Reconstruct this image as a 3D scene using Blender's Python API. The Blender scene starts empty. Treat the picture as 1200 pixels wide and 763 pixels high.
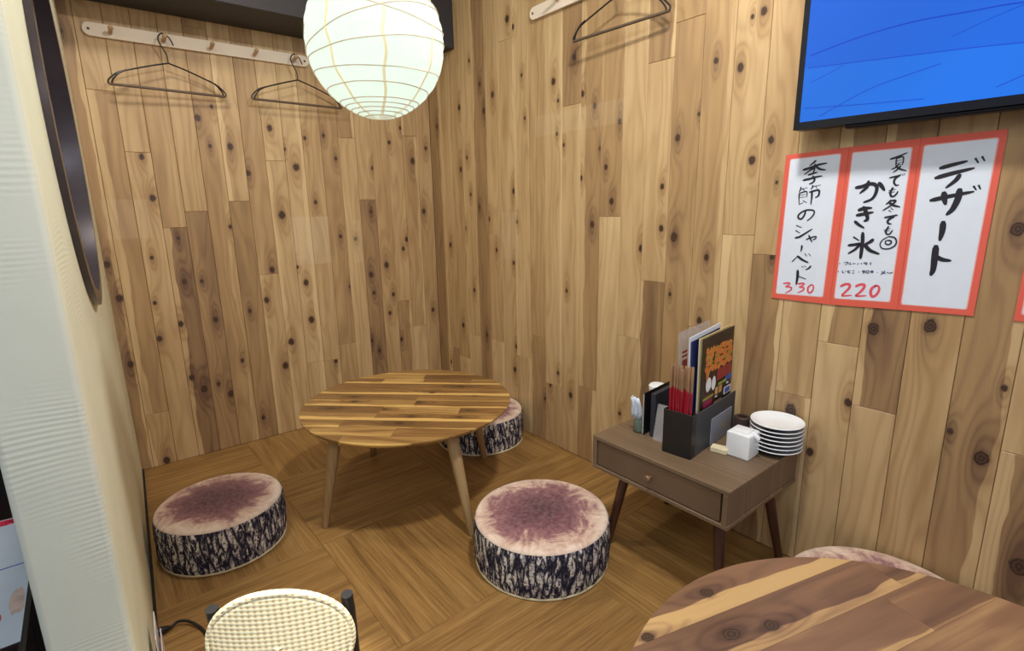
import bpy, bmesh, math, random
from mathutils import Vector, Matrix
random.seed(7)
SC = bpy.context.scene
COL = SC.collection
PI = math.pi

# ---------------------------------------------------------------- camera, world, lights, exposure
CAM = Vector((-1.5256851, -2.56648372, 1.05))
YAW, PITCH, ROLL, FPX = 0.6761211, 0.2198261, -0.0183615, 617.94
fw = Vector((math.sin(YAW) * math.cos(PITCH), math.cos(YAW) * math.cos(PITCH), -math.sin(PITCH)))
rt = Vector((math.cos(YAW), -math.sin(YAW), 0))
up = rt.cross(fw)
rt, up = math.cos(ROLL) * rt + math.sin(ROLL) * up, -math.sin(ROLL) * rt + math.cos(ROLL) * up
cd = bpy.data.cameras.new('camera')
cam = bpy.data.objects.new('camera', cd)
COL.objects.link(cam)
M4 = Matrix((rt, up, -fw)).transposed().to_4x4()
M4.translation = CAM
cam.matrix_world = M4
cd.sensor_width = 36
cd.lens = FPX / 1200 * 36
cd.clip_start = 0.02
SC.camera = cam

SC.view_settings.view_transform = 'Standard'
SC.view_settings.look = 'None'
SC.view_settings.gamma = 1
SC.view_settings.use_curve_mapping = False
SC.view_settings.exposure = 0.12
SC.cycles.max_bounces = 8
SC.cycles.transmission_bounces = 6
SC.cycles.sample_clamp_indirect = 4.0

w = bpy.data.worlds.new('world')
SC.world = w
w.use_nodes = True
w.node_tree.nodes['Background'].inputs['Color'].default_value = (0.90, 0.93, 1.0, 1)
w.node_tree.nodes['Background'].inputs['Strength'].default_value = 0.42


def lamp(name, kind, loc, energy, color, size=0.1, aim=None, spot=None, sy=None):
    d = bpy.data.lights.new(name, kind)
    d.energy = energy
    d.color = color
    if kind == 'AREA':
        d.size = size
        if sy:
            d.shape = 'RECTANGLE'
            d.size_y = sy
    else:
        d.shadow_soft_size = size
    if spot:
        d.spot_size = spot
        d.spot_blend = 0.6
    o = bpy.data.objects.new(name, d)
    COL.objects.link(o)
    o.location = loc
    if aim is not None:
        o.rotation_euler = (Vector(aim) - Vector(loc)).to_track_quat('-Z', 'Y').to_euler()
    return o


WARM = (1.0, 0.94, 0.85)
NEUT = (0.98, 0.95, 1.0)
lamp('downlight_over_table', 'AREA', (-1.36, -0.80, 2.14), 7, WARM, 0.16, (-1.1, -0.8, 0))
lamp('downlight_over_cushion', 'AREA', (-0.72, -2.02, 2.20), 20, WARM, 0.13, (-0.72, -1.5, 0))
lamp('room_fill_light', 'AREA', (-1.3, -3.9, 2.15), 15, NEUT, 1.2, (-0.9, -1.2, 0.8), sy=1.2)  # soft fill added out of view behind the camera
lamp('cool_fill_light', 'AREA', (-2.2, -2.9, 2.1), 10.5, (0.80, 0.94, 1.0), 0.5, (-1.6, -1.6, 1.9))  # unseen cool light, added to brighten the partition's end face
lamp('chair_spotlight', 'SPOT', (-1.32, -2.25, 2.1), 260, (1, 0.97, 0.90), 0.04, (-1.34, -1.70, 0.28), spot=math.radians(15))


# ---------------------------------------------------------------- helpers
def lin(r, g, b):
    f = lambda c: (c / 255) / 12.92 if c / 255 <= 0.04045 else ((c / 255 + 0.055) / 1.055) ** 2.4
    return (f(r), f(g), f(b), 1)


class MB:
    """collects shapes, then links them as one mesh object"""

    def __init__(self):
        self.v, self.f, self.m = [], [], []

    def add(self, vs, fs, m=0, mat=None):
        k = len(self.v)
        for p in vs:
            p = Vector(p)
            self.v.append(mat @ p if mat is not None else p)
        for q in fs:
            self.f.append([k + i for i in q])
            self.m.append(m)
        return self

    def box(self, lo, hi, b=0.0, m=0, mat=None, seg=1):
        bm = bmesh.new()
        bmesh.ops.create_cube(bm, size=1)
        for v in bm.verts:
            v.co = Vector([(lo[i] + hi[i]) / 2 + v.co[i] * (hi[i] - lo[i]) for i in range(3)])
        if b > 0:
            bmesh.ops.bevel(bm, geom=list(bm.edges), offset=b, segments=seg, affect='EDGES', profile=0.6)
        bm.verts.index_update()
        self.add([v.co.copy() for v in bm.verts], [[v.index for v in f.verts] for f in bm.faces], m, mat)
        bm.free()
        return self

    def lathe(self, prof, n=32, m=0, mat=None, cap0=True, cap1=True, loop=False):
        vs, fs = [], []
        for r, z in prof:
            for i in range(n):
                a = 2 * PI * i / n
                vs.append((r * math.cos(a), r * math.sin(a), z))
        L = len(prof)
        for j in range(L if loop else L - 1):
            for i in range(n):
                a, b = j * n + i, j * n + (i + 1) % n
                c, d = ((j + 1) % L) * n + (i + 1) % n, ((j + 1) % L) * n + i
                fs.append((a, b, c, d))
        if not loop:
            if cap0:
                fs.append(tuple(range(n - 1, -1, -1)))
            if cap1:
                fs.append(tuple((L - 1) * n + i for i in range(n)))
        return self.add(vs, fs, m, mat)

    def tube(self, pts, rad, n=8, m=0, closed=False, mat=None):
        pts = [Vector(p) for p in pts]
        N = len(pts)
        rads = rad if isinstance(rad, (list, tuple)) else [rad] * N
        t0 = (pts[1] - pts[0]).normalized()
        x = t0.orthogonal().normalized()
        vs, fs = [], []
        for i, p in enumerate(pts):
            if closed:
                t = (pts[(i + 1) % N] - pts[i - 1]).normalized()
            else:
                t = (pts[min(i + 1, N - 1)] - pts[max(i - 1, 0)]).normalized()
            x = (x - t * x.dot(t)).normalized()
            y = t.cross(x)
            for k in range(n):
                a = 2 * PI * k / n
                vs.append(p + (x * math.cos(a) + y * math.sin(a)) * rads[i])
        for i in range(N if closed else N - 1):
            for k in range(n):
                j = (i + 1) % N
                fs.append((i * n + k, i * n + (k + 1) % n, j * n + (k + 1) % n, j * n + k))
        if not closed:
            fs.append(tuple(range(n - 1, -1, -1)))
            fs.append(tuple((N - 1) * n + k for k in range(n)))
        return self.add(vs, fs, m, mat)

    def prism(self, poly, z0, z1, inset=0.0, m=0, mat=None):
        """poly: ccw 2-D outline; the lower rim may be pulled in by inset towards the centre"""
        n = len(poly)
        cx, cy = sum(p[0] for p in poly) / n, sum(p[1] for p in poly) / n
        vs = [(p[0], p[1], z1) for p in poly]
        for p in poly:
            d = Vector((p[0] - cx, p[1] - cy))
            k = max(0.0, 1 - inset / max(d.length, 1e-6))
            vs.append((cx + d.x * k, cy + d.y * k, z0))
        fs = [tuple(range(n)), tuple(range(2 * n - 1, n - 1, -1))]
        for i in range(n):
            j = (i + 1) % n
            fs.append((i, n + i, n + j, j))
        return self.add(vs, fs, m, mat)

    def build(self, name, mats, parent=None, smooth=True, angle=35):
        me = bpy.data.meshes.new(name)
        me.from_pydata([tuple(v) for v in self.v], [], self.f)
        mats = mats if isinstance(mats, (list, tuple)) else [mats]
        for mt in mats:
            me.materials.append(mt)
        me.polygons.foreach_set('material_index', self.m)
        if smooth:
            me.polygons.foreach_set('use_smooth', [True] * len(self.f))
            me.set_sharp_from_angle(angle=math.radians(angle))
        me.update()
        o = bpy.data.objects.new(name, me)
        COL.objects.link(o)
        if parent is not None:
            o.parent = parent
        return o


def tag(o, label=None, cat=None, group=None, kind=None):
    if label:
        o['label'] = label
    if cat:
        o['category'] = cat
    if group:
        o['group'] = group
    if kind:
        o['kind'] = kind
    return o


def thing(name, label, cat, loc=(0, 0, 0), rz=0.0, group=None):
    o = bpy.data.objects.new(name, None)
    COL.objects.link(o)
    o.location = loc
    o.rotation_euler = (0, 0, rz)
    o.empty_display_size = 0.05
    return tag(o, label, cat, group)


def copy_tree(o, parent=None):
    c = o.copy()
    COL.objects.link(c)
    if parent is not None:
        c.parent = parent
    for ch in list(o.children):
        copy_tree(ch, c)
    return c


def spline(P, k=6):
    P = [Vector(p) for p in P]
    if len(P) < 3:
        return P
    Q = [P[0] * 2 - P[1]] + P + [P[-1] * 2 - P[-2]]
    out = []
    for i in range(1, len(Q) - 2):
        a, b, c, d = Q[i - 1:i + 3]
        for j in range(k):
            t = j / k
            out.append(0.5 * ((2 * b) + (c - a) * t + (2 * a - 5 * b + 4 * c - d) * t * t + (3 * b - a - 3 * c + d) * t ** 3))
    return out + [P[-1]]


# ---------------------------------------------------------------- materials
class NT:
    def __init__(self, name):
        self.mat = bpy.data.materials.new(name)
        self.mat.use_nodes = True
        self.t = self.mat.node_tree
        self.b = self.t.nodes['Principled BSDF']
        self.out = self.t.nodes['Material Output']

    def n(self, typ, **kw):
        nd = self.t.nodes.new(typ)
        for k, v in kw.items():
            setattr(nd, k, v)
        return nd

    def put(self, sock, v):
        if isinstance(v, bpy.types.NodeSocket):
            self.t.links.new(v, sock)
        else:
            sock.default_value = v

    def m(self, op, a, b=0.0, c=0.0, clamp=False):
        nd = self.n('ShaderNodeMath', operation=op)
        nd.use_clamp = clamp
        self.put(nd.inputs[0], a)
        self.put(nd.inputs[1], b)
        if op in ('MULTIPLY_ADD', 'COMPARE', 'SMOOTH_MIN', 'SMOOTH_MAX'):
            self.put(nd.inputs[2], c)
        return nd.outputs[0]

    def rng(self, v, a, b, c=0.0, d=1.0, smooth=False):
        nd = self.n('ShaderNodeMapRange')
        if smooth:
            nd.interpolation_type = 'SMOOTHSTEP'
        self.put(nd.inputs['Value'], v)
        for k, x in zip(('From Min', 'From Max', 'To Min', 'To Max'), (a, b, c, d)):
            self.put(nd.inputs[k], x)
        return nd.outputs['Result']

    def coord(self, kind='Object'):
        return self.n('ShaderNodeTexCoord').outputs[kind]

    def sep(self, v):
        nd = self.n('ShaderNodeSeparateXYZ')
        self.put(nd.inputs[0], v)
        return nd.outputs[0], nd.outputs[1], nd.outputs[2]

    def comb(self, x, y, z):
        nd = self.n('ShaderNodeCombineXYZ')
        for i, q in enumerate((x, y, z)):
            self.put(nd.inputs[i], q)
        return nd.outputs[0]

    def noise(self, vec, scale=5.0, detail=3.0, rough=0.5, dist=0.0):
        nd = self.n('ShaderNodeTexNoise')
        self.put(nd.inputs['Vector'], vec)
        nd.inputs['Scale'].default_value = scale
        nd.inputs['Detail'].default_value = detail
        nd.inputs['Roughness'].default_value = rough
        nd.inputs['Distortion'].default_value = dist
        return nd.outputs['Fac']

    def ramp(self, fac, stops, interp='LINEAR'):
        nd = self.n('ShaderNodeValToRGB')
        cr = nd.color_ramp
        cr.interpolation = interp
        while len(cr.elements) > 1:
            cr.elements.remove(cr.elements[-1])
        cr.elements[0].position = stops[0][0]
        cr.elements[0].color = stops[0][1]
        for p, c in stops[1:]:
            e = cr.elements.new(p)
            e.color = c
        self.put(nd.inputs[0], fac)
        return nd.outputs[0]

    def mix(self, fac, a, b, mode='MIX'):
        nd = self.n('ShaderNodeMix', data_type='RGBA', blend_type=mode)
        self.put(nd.inputs[0], fac)
        self.put(nd.inputs[6], a)
        self.put(nd.inputs[7], b)
        return nd.outputs[2]

    def attr(self, name):
        nd = self.n('ShaderNodeAttribute', attribute_type='OBJECT', attribute_name=name)
        return nd.outputs['Fac'], nd.outputs['Vector']

    def bump(self, h, strength=0.3, dist=0.002):
        nd = self.n('ShaderNodeBump')
        nd.inputs['Strength'].default_value = strength
        nd.inputs['Distance'].default_value = dist
        self.put(nd.inputs['Height'], h)
        self.t.links.new(nd.outputs[0], self.b.inputs['Normal'])

    def set(self, color=None, rough=None, metal=None, spec=None, coat=None, alpha=None):
        for k, v in (('Base Color', color), ('Roughness', rough), ('Metallic', metal), ('Specular IOR Level', spec),
                     ('Coat Weight', coat), ('Alpha', alpha)):
            if v is not None:
                self.put(self.b.inputs[k], v)
        return self.mat


def plain(name, col, rough=0.5, metal=0.0, var=0.12, scale=30.0, bump=0.0, spec=0.5):
    t = NT(name)
    nz = t.noise(t.coord(), scale, 4.0, 0.6)
    k = t.rng(nz, 0.3, 0.7, 1 - var, 1 + var)
    c = t.mix(1.0, col, t.comb(k, k, k), 'MULTIPLY')
    if bump:
        t.bump(nz, bump, 0.001)
    return t.set(c, rough, metal, spec)


def wood(name, light, mid, dark, grain='Z', knots=0, rough=0.45, lines=170.0, contrast=1.0, painted_refl=False, coat=0.0, scale=1.0,
         attrs=True, tone0=0.4, low=0.55):
    """long-grained timber; tone, seed, sap-wood edge and knots come from each board's own properties"""
    t = NT(name)
    x, y, z = t.sep(t.coord())
    u, v = {'Z': (x, z), 'X': (y, x), 'Y': (x, y)}[grain]
    if attrs:
        tone = t.attr('tone')[0]
        seed = t.attr('seed')[0]
        se, sd, sa = t.sep(t.attr('sap')[1])
    else:
        tone, seed = tone0, 1.7
    su = t.m('MULTIPLY_ADD', seed, 7.31, t.m('MULTIPLY', u, scale))
    sv = t.m('MULTIPLY_ADD', seed, 3.17, t.m('MULTIPLY', v, scale))
    third = t.m('MULTIPLY', y if grain == 'Z' else z, scale)
    broad = t.noise(t.comb(t.m('MULTIPLY', su, 16.0), third, t.m('MULTIPLY', sv, 1.6)), 1.0, 3.0, 0.55, 0.3)
    warp = t.noise(t.comb(t.m('MULTIPLY', su, 9.0), third, t.m('MULTIPLY', sv, 1.3)), 1.0, 2.0, 0.5)
    wob = t.noise(t.comb(third, seed if attrs else 0.0, t.m('MULTIPLY', sv, 5.0)), 1.0, 2.0, 0.5)
    phase = t.m('ADD', t.m('MULTIPLY', su, lines), t.m('MULTIPLY', warp, 46.0))
    core = None
    halo = None
    rings = None
    for i in range(knots):
        ku, kv, kr = t.sep(t.attr('k%d' % i)[1])
        du = t.m('DIVIDE', t.m('SUBTRACT', u, ku), kr)
        dv = t.m('DIVIDE', t.m('SUBTRACT', v, kv), kr)
        if i == 0:
            kn = t.m('MULTIPLY_ADD', t.noise(t.comb(t.m('MULTIPLY', su, 70.0), third, t.m('MULTIPLY', sv, 60.0)), 1.0, 2.0, 0.6), 0.7, -0.35)
        d2 = t.m('ADD', t.m('MULTIPLY', du, du), t.m('MULTIPLY', t.m('MULTIPLY', dv, dv), 0.62))
        dh = t.m('ADD', t.m('MULTIPLY', t.m('MULTIPLY', du, du), 0.22), t.m('MULTIPLY', t.m('MULTIPLY', dv, dv), 0.022))
        h = t.m('EXPONENT', t.m('MULTIPLY', dh, -1.0))
        halo = h if halo is None else t.m('MAXIMUM', halo, h)
        core = d2 if core is None else t.m('MINIMUM', core, d2)
    if halo is not None:
        phase = t.m('ADD', phase, t.m('MULTIPLY', halo, 16.0))
    g = t.m('MULTIPLY_ADD', t.m('SINE', phase), 0.5, 0.5)
    g = t.m('POWER', g, 2.2)
    fib = t.noise(t.comb(t.m('MULTIPLY', su, 420.0), third, t.m('MULTIPLY', sv, 14.0)), 1.0, 2.0, 0.6)
    f = t.m('ADD', tone, t.m('MULTIPLY', t.m('SUBTRACT', broad, 0.5), low * contrast))
    f = t.m('ADD', f, t.m('MULTIPLY', t.m('SUBTRACT', g, 0.35), 0.13 * contrast))
    f = t.m('ADD', f, t.m('MULTIPLY', t.m('SUBTRACT', fib, 0.5), 0.16 * contrast))
    if attrs:
        e = t.m('MULTIPLY', t.m('ADD', t.m('SUBTRACT', u, se), t.m('MULTIPLY', t.m('SUBTRACT', wob, 0.5), 0.045)), sd)
        s = t.m('MULTIPLY', t.rng(e, 0.0, 0.003, 0, 1, True), sa)
        f = t.m('SUBTRACT', f, s)
    if halo is not None:
        f = t.m('ADD', f, t.m('MULTIPLY', halo, 0.34))
    c = t.ramp(f, [(0.0, light), (0.45, mid), (1.0, dark)])
    if core is not None:
        dist = t.m('ADD', t.m('SQRT', core), kn)
        rn = t.m('MULTIPLY_ADD', t.m('SINE', t.m('MULTIPLY', dist, 14.0)), 0.5, 0.5)
        kc = t.mix(rn, lin(44, 30, 24), lin(84, 58, 42))
        km = t.rng(dist, 0.82, 1.12, 1, 0, True)
        edge = t.rng(dist, 1.05, 1.7, 0.45, 0, True)
        c = t.mix(edge, c, dark)
        c = t.mix(km, c, kc)
    if painted_refl:
        # paler patches: reflections painted into the board colour
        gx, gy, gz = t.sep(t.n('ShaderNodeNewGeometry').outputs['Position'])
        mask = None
        for (a0, a1, b0, b1, z0, z1, k) in painted_refl:
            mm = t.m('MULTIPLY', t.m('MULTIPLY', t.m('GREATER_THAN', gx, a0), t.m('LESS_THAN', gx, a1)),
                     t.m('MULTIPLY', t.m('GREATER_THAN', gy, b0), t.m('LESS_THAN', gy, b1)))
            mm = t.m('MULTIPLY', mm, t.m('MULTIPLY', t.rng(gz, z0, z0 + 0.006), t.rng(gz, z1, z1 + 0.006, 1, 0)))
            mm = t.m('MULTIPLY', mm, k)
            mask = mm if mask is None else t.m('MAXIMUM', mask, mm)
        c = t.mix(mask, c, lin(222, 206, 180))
    t.bump(t.m('ADD', g, fib), 0.08, 0.001)
    if coat:
        t.b.inputs['Coat Roughness'].default_value = 0.22
    return t.set(c, rough, coat=coat)


REFL_PATCHES = [(-0.765, -0.585, -0.1, 0.1, 0.80, 1.022, 0.22), (-0.47, -0.43, -0.1, 0.1, 0.79, 1.0, 0.16),
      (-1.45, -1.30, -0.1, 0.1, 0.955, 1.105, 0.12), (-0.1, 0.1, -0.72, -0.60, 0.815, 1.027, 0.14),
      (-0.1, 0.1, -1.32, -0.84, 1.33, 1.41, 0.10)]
M_plank = wood('knotty_cedar_boards', lin(214, 186, 141), lin(173, 141, 99), lin(106, 78, 59), 'Z', 5, 0.5, 170, 1.0, REFL_PATCHES, low=0.62)
M_acacia = wood('acacia_boards', lin(218, 180, 108), lin(138, 101, 57), lin(66, 43, 27), 'X', 2, 0.3, 200, 1.2, False, 0.3)
M_acacia2 = wood('walnut_toned_boards', lin(200, 164, 112), lin(138, 102, 76), lin(80, 55, 46), 'X', 2, 0.4, 120, 1.1, False, 0.1, low=1.0)
M_leg = wood('pale_turned_wood', lin(186, 160, 116), lin(156, 126, 86), lin(112, 84, 54), 'Z', 0, 0.5, 300, 0.8, attrs=False)
M_walnut = wood('grey_walnut_veneer', lin(142, 122, 98), lin(108, 88, 68), lin(64, 49, 38), 'Y', 0, 0.5, 420, 1.1, attrs=False)
M_walnut_front = wood('grey_walnut_drawer', lin(130, 108, 86), lin(100, 80, 61), lin(66, 50, 39), 'Y', 0, 0.5, 420, 0.9, attrs=False)
M_dleg = wood('dark_red_brown_wood', lin(92, 56, 40), lin(72, 42, 30), lin(44, 26, 20), 'Z', 0, 0.4, 300, 0.7, attrs=False)
M_rail = wood('pale_bare_pine', lin(246, 238, 226), lin(238, 224, 206), lin(212, 190, 166), 'X', 0, 0.6, 200, 0.6, attrs=False)
M_peg = plain('peg_wood', lin(196, 164, 132), 0.55)
M_wire = plain('black_coated_wire', lin(34, 30, 30), 0.35)
M_bar = plain('brown_hanger_tube', lin(96, 80, 66), 0.45)
M_beam = plain('charcoal_beam_paint', lin(50, 48, 52), 0.6, var=0.06)
M_dark = plain('dark_shadow_gap', lin(30, 24, 22), 0.8)
M_ceil = plain('white_ceiling_paint', lin(225, 222, 216), 0.8, var=0.03)
M_mainfloor = plain('dark_stone_floor', lin(62, 54, 50), 0.5)
M_black = plain('black_plastic', lin(26, 26, 28), 0.4)
M_slate = plain('slate_grey_board', lin(66, 70, 76), 0.55, var=0.06)
M_white = plain('white_glaze', lin(244, 249, 255), 0.15, var=0.02)
M_navy = plain('navy_glaze', lin(44, 58, 92), 0.2, var=0.05)
M_brown = plain('dark_brown_ceramic', lin(70, 54, 50), 0.35)
M_cream = plain('cream_block', lin(232, 220, 186), 0.6)
M_paper = plain('white_paper', lin(218, 228, 244), 0.55, var=0.02)
M_red_print = plain('vermilion_print', lin(222, 96, 80), 0.55, var=0.03, scale=8)
M_pink_print = plain('pale_red_print_edge', lin(236, 170, 168), 0.55, var=0.02)
M_ink = plain('black_brush_ink', lin(26, 26, 40), 0.5, var=0.05)
M_ink_red = plain('red_marker_ink', lin(222, 84, 100), 0.5, var=0.05)
M_ink_blue = plain('blue_black_pen', lin(70, 74, 110), 0.5, var=0.05)
M_table_dark = plain('dark_lacquer_table', lin(40, 26, 28), 0.3)


def plaster(name, col, bump):
    t = NT(name)
    x, y, z = t.sep(t.coord())
    wv = t.n('ShaderNodeTexWave', wave_type='BANDS', bands_direction='Z')
    t.put(wv.inputs['Vector'], t.comb(t.m('MULTIPLY', x, 0.35), t.m('MULTIPLY', y, 0.35), z))
    wv.inputs['Scale'].default_value = 38
    wv.inputs['Distortion'].default_value = 16
    wv.inputs['Detail'].default_value = 1.5
    wv.inputs['Detail Scale'].default_value = 0.22
    patch = t.rng(t.noise(t.comb(x, y, t.m('MULTIPLY', z, 1.4)), 7.0, 1.0), 0.45, 0.75)
    h = t.m('ADD', t.m('MULTIPLY', wv.outputs['Fac'], patch), t.m('MULTIPLY', t.noise(t.coord(), 60, 4), 0.35))
    t.bump(h, bump, 0.004)
    k = t.rng(t.noise(t.coord(), 5, 3), 0.3, 0.7, 0.95, 1.04)
    return t.set(t.mix(1.0, col, t.comb(k, k, k), 'MULTIPLY'), 0.8)


M_plaster_in = plaster('cream_plaster', lin(236, 238, 214), 0.1)
M_plaster_end = plaster('pale_green_combed_plaster', lin(216, 218, 204), 0.13)
M_lining = plain('dark_glossy_lining', lin(72, 64, 70), 0.28, 0.3, var=0.08)


def tile_mat():
    t = NT('ribbed_straw_vinyl')
    x, y, z = t.sep(t.coord())
    d = t.attr('turn')[0]
    seed = t.attr('seed')[0]
    a = t.m('ADD', t.m('MULTIPLY', x, d), t.m('MULTIPLY', y, t.m('SUBTRACT', 1.0, d)))
    b = t.m('ADD', t.m('MULTIPLY', y, d), t.m('MULTIPLY', x, t.m('SUBTRACT', 1.0, d)))
    a = t.m('MULTIPLY_ADD', seed, 5.3, a)
    rib = t.m('MULTIPLY_ADD', t.m('SINE', t.m('MULTIPLY', a, 2 * PI / 0.0055)), 0.5, 0.5)
    st = t.noise(t.comb(t.m('MULTIPLY', a, 150.0), t.m('MULTIPLY', b, 5.0), seed), 1.0, 3.0, 0.65)
    st2 = t.noise(t.comb(t.m('MULTIPLY', a, 42.0), t.m('MULTIPLY', b, 2.5), seed), 1.0, 2.0, 0.5)
    f = t.m('ADD', t.m('MULTIPLY', st, 0.55), t.m('MULTIPLY', st2, 0.45))
    f = t.m('ADD', f, t.m('MULTIPLY', t.m('SUBTRACT', rib, 0.5), 0.10))
    c = t.ramp(f, [(0.28, lin(106, 77, 41)), (0.5, lin(148, 111, 61)), (0.72, lin(178, 142, 88))])
    t.bump(t.m('ADD', rib, st), 0.25, 0.0008)
    return t.set(c, 0.5)


M_tile = tile_mat()


def stool_top_mat():
    t = NT('plush_tree_ring_print')
    x, y, z = t.sep(t.coord())
    seed = t.attr('seed')[0]
    ang = t.m('ARCTAN2', y, x)
    r = t.m('SQRT', t.m('ADD', t.m('MULTIPLY', x, x), t.m('MULTIPLY', y, y)))
    n1 = t.noise(t.comb(x, y, seed), 11, 5, 0.7, 1.2)
    ray = t.noise(t.comb(t.m('MULTIPLY', t.m('COSINE', ang), 5.0), t.m('MULTIPLY', t.m('SINE', ang), 5.0), t.m('ADD', seed, t.m('MULTIPLY', r, 6.0))), 1.6, 4, 0.7)
    rr = t.m('ADD', t.m('DIVIDE', r, 0.2), t.m('MULTIPLY', t.m('SUBTRACT', n1, 0.5), 1.15))
    rr = t.m('ADD', rr, t.m('MULTIPLY', t.m('SUBTRACT', ray, 0.5), 0.3))
    c = t.ramp(rr, [(0.0, lin(70, 26, 46)), (0.4, lin(102, 54, 70)), (0.66, lin(138, 90, 98)), (0.82, lin(204, 172, 156)), (1.0, lin(232, 212, 196))])
    c = t.mix(t.rng(t.noise(t.comb(x, y, seed), 70, 3, 0.7), 0.35, 0.75, 0, 0.18), c, lin(236, 214, 204))
    t.bump(t.noise(t.coord(), 160, 3, 0.7), 0.5, 0.002)
    t.b.inputs['Sheen Weight'].default_value = 0.25
    return t.set(c, 0.85, spec=0.2)


def bark_mat():
    t = NT('bark_print_fabric')
    x, y, z = t.sep(t.coord())
    seed = t.attr('seed')[0]
    ang = t.m('ARCTAN2', y, x)
    cx_ = t.m('MULTIPLY', t.m('COSINE', ang), 5.5)
    sy_ = t.m('MULTIPLY', t.m('SINE', ang), 5.5)
    zz = t.m('MULTIPLY', z, 8.0)
    v = t.comb(cx_, sy_, t.m('ADD', zz, seed))
    n1 = t.noise(v, 2.0, 5, 0.6, 0.9)
    vo = t.n('ShaderNodeTexVoronoi', feature='DISTANCE_TO_EDGE')
    t.put(vo.inputs['Vector'], t.comb(t.m('MULTIPLY_ADD', n1, 1.2, cx_), sy_, t.m('MULTIPLY_ADD', n1, 1.5, t.m('MULTIPLY', zz, 1.1))))
    vo.inputs['Scale'].default_value = 1.9
    crack = t.rng(vo.outputs['Distance'], 0.03, 0.22, 0, 1)
    n2 = t.noise(t.comb(cx_, sy_, t.m('MULTIPLY', z, 30.0)), 4.5, 4, 0.7, 0.4)
    f = t.m('MULTIPLY', crack, t.rng(n2, 0.32, 0.56, 0.15, 1))
    f = t.m('MULTIPLY', f, t.rng(n1, 0.33, 0.5, 0.45, 1))
    c = t.ramp(f, [(0.0, lin(34, 33, 52)), (0.22, lin(78, 76, 90)), (0.5, lin(160, 154, 156)), (0.85, lin(240, 234, 226))])
    t.bump(f, 0.5, 0.004)
    return t.set(c, 0.85, spec=0.2)


M_stool_top = stool_top_mat()
M_bark = bark_mat()


def rattan_mat():
    t = NT('woven_cane')
    x, y, z = t.sep(t.coord())
    a = t.m('SINE', t.m('MULTIPLY', x, 2 * PI / 0.0110))
    b = t.m('SINE', t.m('MULTIPLY', z, 2 * PI / 0.0090))
    f = t.m('MULTIPLY_ADD', t.m('ADD', a, b), -0.25, 0.5)
    hole = t.m('MULTIPLY', t.rng(a, 0.1, 0.85), t.rng(b, 0.1, 0.85))
    c = t.ramp(f, [(0.0, lin(226, 196, 120)), (0.5, lin(242, 230, 186)), (1.0, lin(252, 248, 230))])
    c = t.mix(t.m('MULTIPLY', hole, 0.8), c, lin(176, 150, 160))
    t.bump(f, 0.4, 0.002)
    return t.set(c, 0.45)


M_cane = rattan_mat()


def clear(name, col, rough, alpha):
    t = NT(name)
    return t.set(plain and t.ramp(t.noise(t.coord(), 20, 2), [(0.3, col), (0.7, col)]), rough, alpha=alpha)


M_clear = clear('clear_acrylic', lin(214, 214, 220), 0.08, 0.28)
M_milky = clear('milky_plastic', lin(228, 226, 236), 0.3, 0.8)


def paper_shade():
    t = NT('lantern_washi_paper')
    nz = t.noise(t.coord(), 24, 5, 0.65)
    col = t.ramp(nz, [(0.3, (0.78, 0.93, 0.86, 1)), (0.7, (0.90, 1.0, 0.95, 1))])
    em = t.n('ShaderNodeEmission')
    t.put(em.inputs['Color'], col)
    em.inputs['Strength'].default_value = 0.25
    tr = t.n('ShaderNodeBsdfTranslucent')
    t.put(tr.inputs['Color'], (0.78, 0.88, 0.82, 1))
    df = t.n('ShaderNodeBsdfDiffuse')
    t.put(df.inputs['Color'], (0.45, 0.50, 0.44, 1))
    m1 = t.n('ShaderNodeMixShader')
    m1.inputs[0].default_value = 0.4
    t.t.links.new(tr.outputs[0], m1.inputs[1])
    t.t.links.new(df.outputs[0], m1.inputs[2])
    ad = t.n('ShaderNodeAddShader')
    t.t.links.new(m1.outputs[0], ad.inputs[0])
    t.t.links.new(em.outputs[0], ad.inputs[1])
    t.t.links.new(ad.outputs[0], t.out.inputs['Surface'])
    return t.mat


M_washi = paper_shade()


def glow(name, col, s):
    t = NT(name)
    nz = t.noise(t.coord(), 2.5, 2, 0.4)
    k = t.rng(nz, 0.35, 0.65, 0.86, 0.97)
    c = t.mix(1.0, col, t.comb(k, k, k), 'MULTIPLY')
    t.b.inputs['Base Color'].default_value = (0.01, 0.01, 0.01, 1)
    t.b.inputs['Roughness'].default_value = 0.25
    t.b.inputs['Specular IOR Level'].default_value = 0.15
    t.put(t.b.inputs['Emission Color'], c)
    t.b.inputs['Emission Strength'].default_value = s
    return t.mat


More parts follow.
